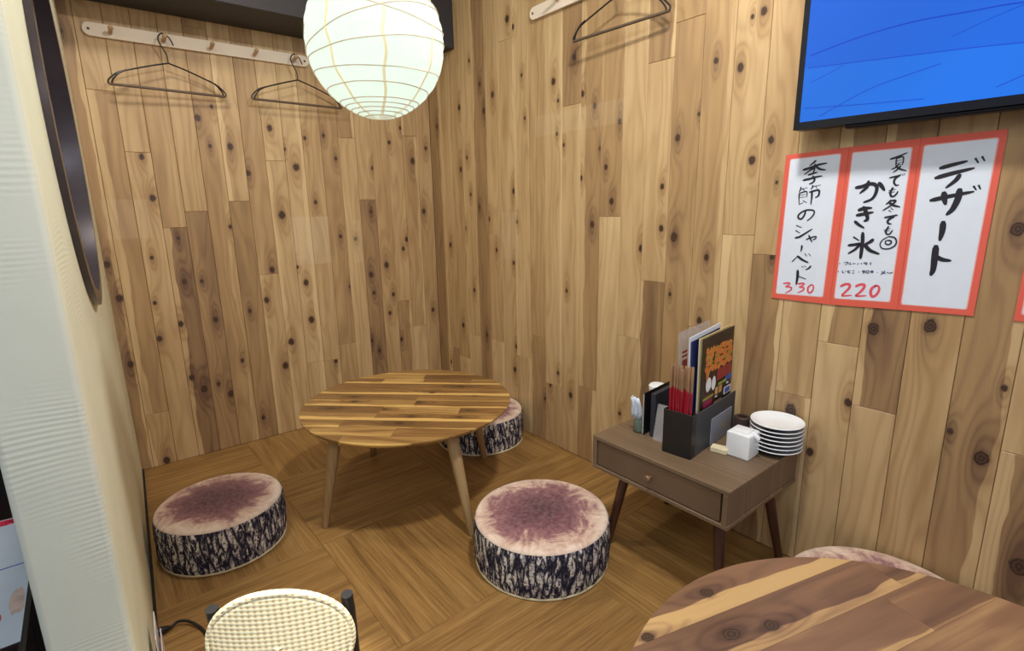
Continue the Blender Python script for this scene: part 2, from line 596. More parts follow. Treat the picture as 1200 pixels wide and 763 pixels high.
M_bulb = glow('lit_bulb', (1, 1.0, 0.96, 1), 8)
M_screen = glow('blue_screen', lin(26, 108, 232), 0.92)
M_screen_hi = glow('screen_pale_band', lin(28, 120, 240), 0.92)
M_screen_line = glow('screen_dark_line', lin(16, 64, 205), 0.92)
KNOTS_BACK = [(-1.471, 1.684, 0.0065), (-1.027, 1.477, 0.0076), (-1.083, 1.429, 0.0126), (-1.052, 1.322, 0.0078), (-1.295, 1.268, 0.0107), (-1.28, 1.113, 0.0126), (-1.215, 0.953, 0.0079), (-0.976, 1.323, 0.0133), (-0.809, 1.41, 0.0136), (-0.918, 1.217, 0.012), (-0.757, 1.324, 0.0084), (-0.713, 1.248, 0.0161), (-0.661, 1.377, 0.0085), (-0.574, 1.394, 0.0087), (-0.524, 1.293, 0.0089), (-0.798, 1.036, 0.0174), (-0.64, 1.092, 0.009), (-1.017, 0.991, 0.0083), (-0.534, 0.928, 0.0094), (-0.459, 0.912, 0.0096), (-0.341, 1.255, 0.0094), (-0.366, 1.043, 0.0096), (-1.316, 0.88, 0.0078), (-1.331, 0.697, 0.008), (-1.335, 0.547, 0.0119), (-1.217, 0.773, 0.0119), (-1.153, 0.768, 0.0083), (-1.253, 0.598, 0.0121), (-1.122, 0.597, 0.0125), (-1.277, 0.487, 0.0084), (-1.244, 0.359, 0.0126), (-1.204, 0.298, 0.0165), (-1.147, 0.308, 0.0089), (-1.103, 0.251, 0.0152), (-1.323, 0.241, 0.0086), (-1.383, 0.017, 0.0146), (-1.443, 0.729, 0.0144), (-1.446, 0.46, 0.0134), (-0.982, 0.616, 0.0089), (-1.039, 0.395, 0.009), (-1.462, 0.864, 0.0125), (-0.867, 0.793, 0.013), (-0.906, 0.656, 0.0131), (-0.722, 0.719, 0.0136), (-0.714, 0.537, 0.0159), (-0.819, 0.444, 0.0158), (-0.858, 0.333, 0.0159), (-0.756, 0.796, 0.0091), (-0.505, 0.676, 0.0098), (-0.391, 0.726, 0.0146), (-0.382, 0.631, 0.0102), (-0.414, 0.381, 0.0105), (-0.377, 0.318, 0.0106), (-0.983, 0.103, 0.0096), (-0.615, 0.308, 0.0101), (-0.302, 0.769, 0.0148), (-0.274, 0.61, 0.0104), (-0.301, 0.512, 0.0105), (-0.244, 0.358, 0.0109), (-0.037, 0.495, 0.0111), (-0.174, 1.457, 0.0095), (-0.241, 1.383, 0.0094), (-0.114, 1.298, 0.0143), (-0.031, 1.366, 0.0099), (-0.063, 1.039, 0.0129), (-0.175, 0.896, 0.0128), (-0.199, 0.847, 0.0103)]
KNOTS_RIGHT = [(-0.072, 1.47, 0.0127), (-0.285, 1.53, 0.0128), (-0.487, 1.486, 0.0132), (-0.694, 1.122, 0.0119), (-0.715, 0.988, 0.0085), (-0.279, 1.241, 0.0132), (-0.303, 0.952, 0.0098), (-0.154, 0.863, 0.0129), (-0.559, 0.855, 0.0092), (-0.504, 0.999, 0.0114), (-0.43, 1.056, 0.0092), (-0.359, 1.117, 0.0093), (-0.336, 1.293, 0.0091), (-0.248, 0.44, 0.0136), (-0.463, 0.423, 0.0102), (-0.681, 0.292, 0.0123), (-0.694, 0.409, 0.0096), (-0.686, 0.803, 0.0089), (-0.363, 0.642, 0.0101), (-0.106, 0.205, 0.0117), (-0.705, 1.782, 0.0106), (-0.555, 1.544, 0.0128), (-0.382, 1.72, 0.0082), (-0.46, 1.605, 0.0103), (-0.951, 1.528, 0.0132), (-0.977, 1.453, 0.0071), (-0.971, 1.332, 0.0073), (-1.009, 1.286, 0.0073), (-1.105, 1.156, 0.009), (-1.228, 1.188, 0.0097), (-1.169, 1.406, 0.0097), (-1.107, 1.457, 0.0112), (-0.758, 1.587, 0.0075), (-0.776, 1.416, 0.0077), (-1.198, 1.256, 0.0068), (-1.258, 1.066, 0.0115), (-1.776, 1.556, 0.0112), (-1.745, 1.55, 0.0062), (-1.72, 1.426, 0.0119), (-1.643, 1.46, 0.0089), (-1.286, 1.338, 0.0094), (-1.525, 1.259, 0.0111), (-1.775, 1.17, 0.0119), (-1.825, 1.22, 0.0097), (-1.474, 1.11, 0.0092), (-1.596, 1.319, 0.0057), (-1.478, 0.973, 0.0108), (-1.397, 0.903, 0.0113), (-1.529, 0.946, 0.0159), (-1.651, 0.886, 0.0102), (-1.64, 0.681, 0.0107), (-1.165, 0.982, 0.0122), (-1.029, 0.712, 0.0081), (-1.107, 0.647, 0.008), (-1.16, 0.819, 0.0076), (-1.851, 1.105, 0.0053), (-1.857, 0.9, 0.0081), (-1.524, 0.754, 0.0066), (-2.126, 0.734, 0.0167), (-2.24, 0.759, 0.0165), (-2.092, 0.526, 0.0112), (-2.013, 0.354, 0.0121), (-2.371, 0.471, 0.0174), (-2.387, 0.644, 0.0073), (-2.467, 0.243, 0.0213), (-2.309, 0.516, 0.0079), (-1.95, 0.461, 0.0195), (-2.36, 0.987, 0.0151), (-1.056, 0.264, 0.0128), (-0.93, 0.278, 0.0091), (-0.896, 0.204, 0.0093), (-1.323, 0.262, 0.008), (-0.979, 0.345, 0.0089), (-1.143, 0.336, 0.0122)]
JOINTS_BACK = [(-1.392, 1.499), (-1.287, 1.285), (-1.224, 0.995), (-1.146, 1.058), (-0.801, 1.272), (-0.471, 1.39), (-0.973, 1.098), (-0.383, 1.102), (-1.385, 0.234), (-0.884, 0.773), (-0.566, 0.384), (-0.154, 1.421), (-0.242, 0.569), (-0.143, 0.417)]
JOINTS_RIGHT = [(0.061, 0.366), (-0.347, 0.401), (0.001, 1.078), (-1.547, 1.596), (-1.451, 1.5), (-1.241, 1.011), (-1.438, 0.79), (-1.615, 0.655), (-1.737, 0.958), (-1.837, 0.904), (-0.689, 1.746), (-1.052, 1.427), (-2.159, 0.524), (-2.004, 0.679)]
TONES_BACK = [(-1.412, 1.627, 0.3), (-1.323, 1.641, 0.35), (-1.287, 1.617, 0.4), (-1.407, 1.396, 0.4), (-1.345, 1.401, 0.3), (-1.422, 1.056, 0.5), (-1.392, 0.892, 0.55), (-1.466, 0.381, 0.6), (-1.436, 0.187, 0.65), (-1.403, 0.1, 0.35), (-1.348, 0.391, 0.6), (-1.276, 0.489, 0.3), (-1.22, 0.774, 0.9), (-1.247, 0.331, 0.85), (-1.155, 0.767, 0.75), (-1.183, 0.316, 0.75), (-1.104, 0.496, 0.5), (-1.025, 0.483, 0.65), (-0.964, 0.552, 0.65), (-1.108, 0.093, 0.75), (-0.914, 0.664, 0.3), (-0.819, 0.852, 0.25), (-0.853, 1.045, 0.45), (-0.984, 0.975, 0.6), (-1.083, 0.979, 0.6), (-1.004, 1.225, 0.3), (-1.068, 1.223, 0.25), (-1.115, 1.222, 0.35), (-1.19, 1.22, 0.4), (-0.791, 1.376, 0.12), (-0.816, 1.156, 0.2), (-0.703, 1.233, 0.25), (-0.625, 1.235, 0.3), (-0.477, 1.511, 0.6), (-0.502, 1.239, 0.3), (-0.72, 0.682, 0.15), (-0.734, 0.345, 0.2), (-0.852, 0.368, 0.3), (-0.601, 0.626, 0.35), (-0.557, 0.49, 0.5), (-0.492, 0.613, 0.25), (-0.473, 0.294, 0.2), (-0.36, 0.82, 0.7), (-0.381, 0.37, 0.8), (-0.371, 1.242, 0.3), (-0.291, 0.449, 0.4), (-0.149, 1.031, 0.45), (-0.161, 1.581, 0.4)]
TONES_RIGHT = [(-0.249, 0.809, 0.35), (-0.472, 0.611, 0.75), (-0.474, 1.223, 0.6), (-0.57, 0.623, 0.3), (-0.668, 0.635, 0.25), (-0.779, 1.544, 0.2), (-0.909, 1.521, 0.25), (-0.906, 1.025, 0.2), (-1.028, 1.619, 0.65), (-1.054, 1.187, 0.2), (-1.136, 1.596, 0.45), (-1.15, 0.861, 0.6), (-1.126, 0.332, 0.6), (-1.036, 0.497, 0.3), (-1.244, 1.321, 0.55), (-1.251, 1.084, 0.5), (-1.25, 0.705, 0.12), (-1.334, 1.447, 0.2), (-1.337, 0.872, 0.2), (-1.447, 1.578, 0.65), (-1.462, 1.295, 0.25), (-1.444, 0.966, 0.3), (-1.448, 0.575, 0.8), (-1.545, 1.624, 0.5), (-1.552, 1.359, 0.35), (-1.533, 0.884, 0.75), (-1.636, 1.394, 0.35), (-1.643, 0.89, 0.55), (-1.739, 1.262, 0.3), (-1.728, 1.071, 0.2), (-1.748, 0.818, 0.2), (-1.816, 1.362, 0.4), (-1.81, 1.022, 0.3), (-1.848, 0.778, 0.7), (-1.938, 0.666, 0.3), (-1.961, 0.545, 0.35), (-2.043, 0.615, 0.2), (-2.055, 0.291, 0.25), (-2.146, 0.638, 0.75), (-2.141, 0.376, 0.25), (-2.238, 0.572, 0.2), (-2.248, 0.276, 0.3), (-2.348, 0.644, 0.65), (-2.36, 0.329, 0.6), (-2.443, 0.369, 0.75), (-2.339, 1.02, 0.65), (-1.96, 1.214, 0.5), (-2.083, 1.221, 0.6), (-2.181, 1.227, 0.6), (-2.269, 1.232, 0.65), (0.068, 0.291, 0.75), (-0.025, 1.338, 0.7)]
STROKES = [('k', 0.00579, [(-1.9495, 1.1558), (-1.9433, 1.1499), (-1.9356, 1.1441)]), ('k', 0.00783, [(-1.9204, 1.1342), (-1.9375, 1.1384), (-1.9575, 1.1447), (-1.976, 1.1473)]), ('k', 0.00579, [(-1.9484, 1.1468), (-1.9472, 1.1384), (-1.9355, 1.1307), (-1.9244, 1.1221)]), ('k', 0.00511, [(-1.9488, 1.1432), (-1.9482, 1.1355), (-1.9458, 1.1251), (-1.9393, 1.1205)]), ('k', 0.00647, [(-1.9526, 1.1395), (-1.9627, 1.1332), (-1.975, 1.131)]), ('k', 0.00579, [(-1.9344, 1.1205), (-1.9446, 1.1231), (-1.9553, 1.1259)]), ('k', 0.00715, [(-1.923, 1.1074), (-1.9403, 1.1105), (-1.9538, 1.1141), (-1.9678, 1.1161)]), ('k', 0.00613, [(-1.9459, 1.1173), (-1.951, 1.1071), (-1.9469, 1.1002), (-1.9395, 1.097)]), ('k', 0.00443, [(-1.919, 1.0899), (-1.9176, 1.0827), (-1.9152, 1.077)]), ('k', 0.00443, [(-1.9203, 1.0841), (-1.9341, 1.0879)]), ('k', 0.00477, [(-1.9237, 1.0854), (-1.9293, 1.0794)]), ('k', 0.00443, [(-1.9483, 1.093), (-1.9475, 1.0874), (-1.9443, 1.0839)]), ('k', 0.00477, [(-1.9493, 1.0902), (-1.9668, 1.0934)]), ('k', 0.00443, [(-1.9562, 1.0899), (-1.9594, 1.0855)]), ('k', 0.00409, [(-1.9168, 1.075), (-1.9159, 1.0662), (-1.9179, 1.0456)]), ('k', 0.00409, [(-1.9173, 1.0742), (-1.934, 1.078), (-1.9361, 1.0642)]), ('k', 0.00341, [(-1.9173, 1.0691), (-1.9326, 1.0708)]), ('k', 0.00341, [(-1.9179, 1.0632), (-1.9332, 1.0643)]), ('k', 0.00443, [(-1.9182, 1.0449), (-1.9276, 1.0491)]), ('k', 0.00477, [(-1.9278, 1.0542), (-1.9368, 1.0497)]), ('k', 0.00579, [(-1.9472, 1.079), (-1.9486, 1.0653), (-1.9482, 1.0444)]), ('k', 0.00579, [(-1.9419, 1.0763), (-1.9636, 1.0806), (-1.9655, 1.0691), (-1.9625, 1.0642), (-1.9579, 1.0622)]), ('k', 0.00545, [(-1.9363, 1.0263), (-1.935, 1.0175), (-1.9288, 1.0072), (-1.9216, 1.0072), (-1.9187, 1.0146), (-1.9258, 1.0235), (-1.9381, 1.0293), (-1.9507, 1.0299), (-1.958, 1.0269), (-1.9581, 1.019), (-1.9514, 1.0088), (-1.9436, 1.0021)]), ('k', 0.00613, [(-1.9176, 0.9885), (-1.9296, 0.9842)]), ('k', 0.00613, [(-1.9166, 0.9754), (-1.9267, 0.9692)]), ('k', 0.00613, [(-1.9171, 0.9554), (-1.9277, 0.9587), (-1.9413, 0.9681), (-1.9572, 0.9795)]), ('k', 0.00443, [(-1.9457, 0.9518), (-1.9552, 0.9566), (-1.9689, 0.9607), (-1.9681, 0.9548), (-1.9628, 0.9517)]), ('k', 0.00511, [(-1.951, 0.9631), (-1.9553, 0.9559), (-1.9606, 0.9457)]), ('k', 0.00572, [(-1.9362, 0.9353), (-1.9363, 0.9279), (-1.935, 0.9205)]), ('k', 0.00668, [(-1.9156, 0.8915), (-1.9277, 0.9062)]), ('k', 0.00716, [(-1.9277, 0.9062), (-1.9409, 0.8974), (-1.9557, 0.891)]), ('k', 0.00477, [(-1.9464, 0.9137), (-1.9509, 0.9086)]), ('k', 0.00477, [(-1.9564, 0.9142), (-1.9602, 0.9098)]), ('k', 0.00382, [(-1.9416, 0.8793), (-1.9459, 0.8771)]), ('k', 0.00382, [(-1.9486, 0.8809), (-1.9525, 0.8784)]), ('k', 0.00477, [(-1.9646, 0.8821), (-1.9593, 0.8753), (-1.9526, 0.8712)]), ('k', 0.00859, [(-1.932, 0.8668), (-1.9329, 0.8484), (-1.9314, 0.8291)]), ('k', 0.0062, [(-1.9361, 0.8513), (-1.9545, 0.8461)]), ('r', 0.00572, [(-1.8961, 0.8274), (-1.9108, 0.8306), (-1.9133, 0.8269), (-1.9033, 0.8192)]), ('r', 0.00572, [(-1.9033, 0.8192), (-1.9183, 0.8186), (-1.918, 0.8108), (-1.905, 0.8016)]), ('r', 0.00572, [(-1.9351, 0.8302), (-1.9502, 0.8332), (-1.9497, 0.8284), (-1.94, 0.8219)]), ('r', 0.00572, [(-1.94, 0.8219), (-1.9514, 0.821), (-1.9511, 0.8144), (-1.9374, 0.8057)]), ('r', 0.00572, [(-1.9706, 0.8316), (-1.9634, 0.8233), (-1.9635, 0.8125), (-1.9699, 0.8089), (-1.976, 0.8182), (-1.9759, 0.8289), (-1.9706, 0.8316)]), ('k', 0.00572, [(-2.1163, 1.1463), (-2.1299, 1.1505), (-2.1474, 1.1578)]), ('k', 0.00382, [(-2.128, 1.1471), (-2.1285, 1.1365), (-2.1295, 1.1276)]), ('k', 0.00382, [(-2.1281, 1.1463), (-2.1408, 1.1496), (-2.1423, 1.1373), (-2.1414, 1.132)]), ('k', 0.00334, [(-2.1295, 1.1408), (-2.1408, 1.1435)]), ('k', 0.00334, [(-2.1301, 1.1355), (-2.1414, 1.1382)]), ('k', 0.00334, [(-2.1299, 1.1307), (-2.1419, 1.1338)]), ('k', 0.00429, [(-2.1349, 1.1343), (-2.1282, 1.1259), (-2.1214, 1.1228)]), ('k', 0.00477, [(-2.1386, 1.1296), (-2.1333, 1.122), (-2.1255, 1.1154)]), ('k', 0.00525, [(-2.1294, 1.1285), (-2.1396, 1.1216), (-2.1508, 1.1177)]), ('k', 0.00525, [(-2.1198, 1.1031), (-2.1321, 1.106), (-2.1411, 1.1091)]), ('k', 0.00572, [(-2.1396, 1.1083), (-2.1311, 1.1007), (-2.1298, 1.0918), (-2.1345, 1.0853), (-2.1392, 1.086)]), ('k', 0.00334, [(-2.1441, 1.1098), (-2.1459, 1.1071)]), ('k', 0.00334, [(-2.1477, 1.1114), (-2.1496, 1.1083)]), ('k', 0.00572, [(-2.1289, 1.0802), (-2.1253, 1.0703), (-2.1271, 1.0612), (-2.1328, 1.0601), (-2.1384, 1.0663), (-2.1397, 1.0708)]), ('k', 0.00429, [(-2.1217, 1.0732), (-2.134, 1.0764)]), ('k', 0.00382, [(-2.1215, 1.0686), (-2.1332, 1.0704)]), ('k', 0.0105, [(-2.0507, 1.0832), (-2.0642, 1.0855), (-2.0771, 1.0905), (-2.0889, 1.09), (-2.0955, 1.0824), (-2.0947, 1.0676), (-2.0879, 1.0548), (-2.0727, 1.0476)]), ('k', 0.00954, [(-2.0764, 1.0971), (-2.0738, 1.0832), (-2.0616, 1.0702)]), ('k', 0.0105, [(-2.0993, 1.0923), (-2.106, 1.0838), (-2.1118, 1.0754)]), ('k', 0.0105, [(-2.0629, 1.0284), (-2.0744, 1.0327), (-2.0887, 1.0335)]), ('k', 0.00954, [(-2.0599, 1.0159), (-2.0776, 1.0194), (-2.0933, 1.0231)]), ('k', 0.01097, [(-2.0724, 1.0355), (-2.0788, 1.0241), (-2.0841, 1.007), (-2.0787, 1.0022)]), ('k', 0.00859, [(-2.0572, 1.0007), (-2.0669, 0.9925), (-2.078, 0.9855)]), ('k', 0.01002, [(-2.0778, 0.9724), (-2.0797, 0.9473), (-2.0797, 0.9161), (-2.0795, 0.9101)]), ('k', 0.00954, [(-2.0598, 0.9612), (-2.0702, 0.9547)]), ('k', 0.00859, [(-2.0496, 0.9406), (-2.0636, 0.9431), (-2.0748, 0.9448), (-2.0649, 0.931), (-2.0518, 0.9208)]), ('k', 0.00954, [(-2.1017, 0.9568), (-2.0956, 0.9508), (-2.0844, 0.9436)]), ('k', 0.0105, [(-2.0853, 0.9437), (-2.0979, 0.9307), (-2.1173, 0.923)]), ('k', 0.00525, [(-2.1284, 1.0513), (-2.1242, 1.0459), (-2.1198, 1.0423)]), ('k', 0.00525, [(-2.127, 1.0495), (-2.138, 1.0502), (-2.1313, 1.0403), (-2.115, 1.0276)]), ('k', 0.0062, [(-2.1241, 1.0468), (-2.1346, 1.0394), (-2.1476, 1.0355)]), ('k', 0.00429, [(-2.1305, 1.033), (-2.135, 1.0293)]), ('k', 0.00429, [(-2.1272, 1.0275), (-2.1315, 1.0247)]), ('k', 0.00525, [(-2.1203, 1.0105), (-2.1344, 1.0137), (-2.1452, 1.0164)]), ('k', 0.00572, [(-2.1393, 1.0128), (-2.129, 1.0054), (-2.1282, 0.9979), (-2.135, 0.9952)]), ('k', 0.00334, [(-2.1427, 1.0174), (-2.1438, 1.0146)]), ('k', 0.00477, [(-2.1308, 0.9896), (-2.1266, 0.9774), (-2.1298, 0.9709), (-2.1353, 0.972), (-2.1399, 0.9805)]), ('k', 0.00382, [(-2.1229, 0.9811), (-2.1346, 0.985)]), ('k', 0.00334, [(-2.1242, 0.9773), (-2.1336, 0.9794)]), ('k', 0.00382, [(-2.1337, 0.9654), (-2.1451, 0.9639), (-2.1509, 0.9557), (-2.149, 0.9444), (-2.1371, 0.9364), (-2.124, 0.9367), (-2.1184, 0.945), (-2.1217, 0.9565), (-2.1337, 0.9654)]), ('k', 0.00382, [(-2.1331, 0.9569), (-2.1397, 0.9553), (-2.1404, 0.9497), (-2.1343, 0.9461), (-2.1291, 0.9493), (-2.1292, 0.9549), (-2.1331, 0.9569)]), ('b', 0.00369, [(-2.0331, 0.8934), (-2.0348, 0.8923)]), ('b', 0.00205, [(-2.043, 0.8958), (-2.0514, 0.8976), (-2.0496, 0.8928), (-2.0468, 0.89)]), ('b', 0.00164, [(-2.0505, 0.8989), (-2.053, 0.8973)]), ('b', 0.00205, [(-2.0538, 0.8974), (-2.0536, 0.8914)]), ('b', 0.00205, [(-2.0575, 0.8985), (-2.0579, 0.8917), (-2.061, 0.8945)]), ('b', 0.00246, [(-2.0633, 0.8943), (-2.07, 0.8958)]), ('b', 0.00205, [(-2.0767, 0.8972), (-2.0741, 0.8928)]), ('b', 0.00205, [(-2.0818, 0.8984), (-2.0845, 0.8944)]), ('b', 0.00205, [(-2.0877, 0.8988), (-2.095, 0.9002)]), ('b', 0.00205, [(-2.0887, 0.8964), (-2.096, 0.8977), (-2.0928, 0.8933)]), ('b', 0.00205, [(-2.1051, 0.9012), (-2.1012, 0.8972)]), ('b', 0.00205, [(-2.1032, 0.8991), (-2.1038, 0.8941)]), ('b', 0.00369, [(-2.0321, 0.8723), (-2.034, 0.8725)]), ('b', 0.00246, [(-2.042, 0.8758), (-2.0435, 0.8698), (-2.0464, 0.8717)]), ('b', 0.00205, [(-2.0491, 0.8754), (-2.0503, 0.8721)]), ('b', 0.00246, [(-2.0531, 0.8749), (-2.0607, 0.8764)]), ('b', 0.00246, [(-2.056, 0.8769), (-2.0558, 0.8713), (-2.0604, 0.872)]), ('b', 0.00205, [(-2.0645, 0.8767), (-2.0697, 0.8779)]), ('b', 0.00205, [(-2.0644, 0.871), (-2.0704, 0.8715)]), ('b', 0.00369, [(-2.0791, 0.8753), (-2.0806, 0.8754)]), ('b', 0.00246, [(-2.087, 0.8785), (-2.0928, 0.8798)]), ('b', 0.00246, [(-2.0873, 0.8759), (-2.0932, 0.8768), (-2.0892, 0.8724)]), ('b', 0.00246, [(-2.0959, 0.8792), (-2.101, 0.8796), (-2.1016, 0.8746), (-2.0964, 0.8741), (-2.0959, 0.8792)]), ('b', 0.00287, [(-2.1047, 0.879), (-2.1111, 0.8804)]), ('b', 0.00287, [(-2.1057, 0.8766), (-2.1122, 0.878)]), ('b', 0.00287, [(-2.1082, 0.881), (-2.1093, 0.8747)]), ('b', 0.00287, [(-2.1195, 0.8766), (-2.121, 0.8767)]), ('b', 0.00246, [(-2.136, 0.8824), (-2.1324, 0.8771), (-2.1279, 0.8726)]), ('b', 0.00246, [(-2.1292, 0.8802), (-2.1375, 0.8759)]), ('b', 0.00246, [(-2.1406, 0.8794), (-2.1443, 0.8776)]), ('b', 0.00246, [(-2.1457, 0.8771), (-2.1523, 0.8804)]), ('r', 0.00778, [(-2.0425, 0.8345), (-2.0529, 0.8409), (-2.0622, 0.8409), (-2.0624, 0.8322), (-2.055, 0.8209), (-2.0483, 0.8104), (-2.0691, 0.8137)]), ('r', 0.00778, [(-2.0772, 0.8381), (-2.0864, 0.8434), (-2.0954, 0.8434), (-2.0949, 0.8348), (-2.0872, 0.8227), (-2.0799, 0.8132), (-2.1014, 0.8166)]), ('r', 0.00778, [(-2.1204, 0.8442), (-2.1126, 0.8358), (-2.1117, 0.8238), (-2.1163, 0.8158), (-2.1244, 0.8218), (-2.1288, 0.8342), (-2.1263, 0.8432), (-2.1204, 0.8442)]), ('k', 0.01037, [(-2.2146, 1.1193), (-2.236, 1.1251), (-2.2584, 1.1306)]), ('k', 0.01146, [(-2.2091, 1.0983), (-2.2384, 1.1069), (-2.2717, 1.1151)]), ('k', 0.01091, [(-2.2506, 1.1023), (-2.2451, 1.0912), (-2.2312, 1.077)]), ('k', 0.00982, [(-2.2736, 1.1344), (-2.2779, 1.1277)]), ('k', 0.00928, [(-2.2843, 1.1373), (-2.2881, 1.1306)]), ('k', 0.01146, [(-2.2063, 1.0491), (-2.237, 1.0568), (-2.2775, 1.0658)]), ('k', 0.01364, [(-2.2279, 1.0649), (-2.2304, 1.0521), (-2.2334, 1.0413)]), ('k', 0.01473, [(-2.2548, 1.0707), (-2.2542, 1.0516), (-2.2483, 1.0303), (-2.2403, 1.0186)]), ('k', 0.00928, [(-2.2784, 1.0765), (-2.2821, 1.0707)]), ('k', 0.00873, [(-2.2864, 1.078), (-2.2893, 1.0723)]), ('k', 0.0141, [(-2.2349, 1.0001), (-2.2356, 0.981), (-2.234, 0.9618)]), ('k', 0.01533, [(-2.2286, 0.9456), (-2.2293, 0.9215), (-2.23, 0.8938), (-2.2277, 0.8819)]), ('k', 0.01165, [(-2.231, 0.9228), (-2.2438, 0.9167), (-2.2577, 0.9153)])]
WHITES = [[(-1.8852, 1.1628), (-2.0065, 1.1671), (-2.0013, 0.8021), (-1.8794, 0.7982)], [(-2.0345, 1.1675), (-2.1552, 1.1683), (-2.1534, 0.8076), (-2.0312, 0.8022)], [(-2.1796, 1.1701), (-2.3041, 1.1735), (-2.3, 0.8093), (-2.1793, 0.8054)]]
OUTERS = [[(-1.8712, 1.1755), (-2.0242, 1.182), (-2.0208, 0.7832), (-1.8669, 0.7831)], [(-2.0242, 1.182), (-2.1699, 1.1877), (-2.1714, 0.7902), (-2.0208, 0.7832)], [(-2.1699, 1.1877), (-2.3177, 1.1904), (-2.3146, 0.7954), (-2.1714, 0.7902)], [(-2.3824, 0.8741), (-2.4231, 0.8834), (-2.423, 0.7979), (-2.3808, 0.795)]]
TVLINES = [(3, [(-1.9412, 1.398), (-2.041, 1.4145), (-2.1421, 1.4214), (-2.2393, 1.4163), (-2.3199, 1.4109)]), (2, [(-1.9387, 1.3708), (-2.0649, 1.3615), (-2.1741, 1.353), (-2.2484, 1.3474), (-2.3301, 1.339)]), (2, [(-1.94, 1.2778), (-2.0571, 1.2691), (-2.1855, 1.2616)]), (2, [(-1.9761, 1.2546), (-2.0765, 1.2988), (-2.1548, 1.3171), (-2.204, 1.3272)]), (1.5, [(-1.9473, 1.3361), (-1.9865, 1.349), (-2.0189, 1.3623)]), (2, [(-2.3005, 1.2649), (-2.3384, 1.2803)]), (1.5, [(-2.2162, 1.3756), (-2.2697, 1.3931), (-2.3205, 1.4069)])]

# ---------------------------------------------------------------- the room
H_CEIL = 2.25
Z_MAIN = -0.36


def struct(o):
    o['kind'] = 'structure'
    return o


struct(MB().box((-4.2, -5.2, Z_MAIN - 0.05), (0.12, 0.12, Z_MAIN)).build('floor', M_mainfloor, smooth=False))
struct(MB().box((-4.2, -5.2, H_CEIL), (0.12, 0.12, H_CEIL + 0.05)).build('ceiling', M_ceil, smooth=False))
wall_back = struct(MB().box((-4.2, 0.0135, Z_MAIN), (0.12, 0.12, H_CEIL)).build('wall_back', M_dark, smooth=False))
wall_right = struct(MB().box((0.0135, -5.2, Z_MAIN), (0.12, 0.0135, H_CEIL)).build('wall_right', M_dark, smooth=False))

# raised platform with vinyl tiles
RECTS = [(-1.60, 0.0, -1.53, 0.0), (-1.17, 0.0, -3.3, -1.53)]
pb = MB()
pb.box((-1.60, -1.53, Z_MAIN), (0.0, 0.0, -0.006))
pb.box((-1.17, -3.3, Z_MAIN), (0.0, -1.5301, -0.006))
platform = struct(pb.build('platform', M_dleg, smooth=False))
T = 0.53
rs = random.Random(3)
for i in range(-1, 3):
    for j in range(-1, 6):
        x0, y1 = -1.07 + T * (i - 0), -1.0 - T * (j - 1)
        for (a0, a1, b0, b1) in RECTS:
            X0, X1 = max(x0, a0), min(x0 + T, a1)
            Y0, Y1 = max(y1 - T, b0), min(y1, b1)
            if X1 - X0 < 0.004 or Y1 - Y0 < 0.004:
                continue
            o = MB().box((X0 + 0.0003, Y0 + 0.0003, -0.006), (X1 - 0.0003, Y1 - 0.0003, 0.0), 0.0005).build('tile', M_tile, platform, smooth=False)
            # centre tile: ribs run towards the viewer (stripes along y)
            o['turn'] = 1.0 if (i + j) % 2 == 1 else 0.0
            o['seed'] = rs.random() * 3


# planks -------------------------------------------------------------
def joints_tones(joints, tones, u0, u1):
    return [j[1] for j in joints if u0 <= j[0] < u1], [t for t in tones if u0 <= t[0] < u1]


def plank_wall(parent, seams, joints, tones, knots, ztop, side, rs):
    for k in range(len(seams) - 1):
        a, b = sorted((seams[k], seams[k + 1]))
        zs, ts = joints_tones(joints, tones, a, b)
        zs = sorted(zs)
        if not zs:
            zs = [rs.uniform(0.25, 0.6)] if rs.random() < 0.4 else []
        if not zs or max(zs) < 0.9:
            zs.append(rs.uniform(1.75, 2.1))
        zs = [0.0] + sorted(zs) + [ztop]
        for q in range(len(zs) - 1):
            z0, z1 = zs[q], zs[q + 1]
            tt = [t[2] for t in ts if z0 - 0.02 <= t[1] < z1 + 0.02]
            if tt:
                tone = sum(tt) / len(tt)
            else:
                tone = rs.choice([0.15, 0.25, 0.3, 0.35, 0.4, 0.5, 0.62])
            uc, zc = (a + b) / 2, (z0 + z1) / 2
            wdt = b - a
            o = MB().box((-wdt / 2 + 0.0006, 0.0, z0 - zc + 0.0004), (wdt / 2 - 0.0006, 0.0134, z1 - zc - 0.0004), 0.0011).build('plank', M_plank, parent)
            if side == 'back':
                o.location = (uc, 0, zc)
            else:
                o.location = (0, uc, zc)
                o.rotation_euler = (0, 0, -PI / 2)
            o['tone'] = 0.04 + tone * 0.86
            o['seed'] = rs.random() * 9
            dr = rs.choice((-1.0, 1.0))
            amt = rs.choice((0.0, 0.0, 0.0, 0.15, 0.3)) if tone < 0.55 else rs.choice((0.0, 0.35, 0.5))
            o['sap'] = [dr * rs.uniform(0.2, 0.42) * wdt, dr, amt]
            loc = []
            for (u, z, r) in knots:
                if a <= u < b and z0 <= z < z1:
                    lu = (u - uc) if side == 'back' else -(u - uc)
                    loc.append((lu, z - zc, max(r * 0.8, 0.004)))
            far_out = (side == 'right' and uc < -2.45) or zc > 1.75
            if not loc and far_out and rs.random() < 0.45:
                loc = [(rs.uniform(-0.03, 0.03), rs.uniform(-0.4, 0.4) * (z1 - z0), rs.uniform(0.006, 0.013)) for _ in range(1 if zc > 1.75 else 2)]
            loc = (loc + [(9.0, 9.0, 0.001)] * 5)[:5]
            for n_, kk in enumerate(loc):
                o['k%d' % n_] = list(kk)


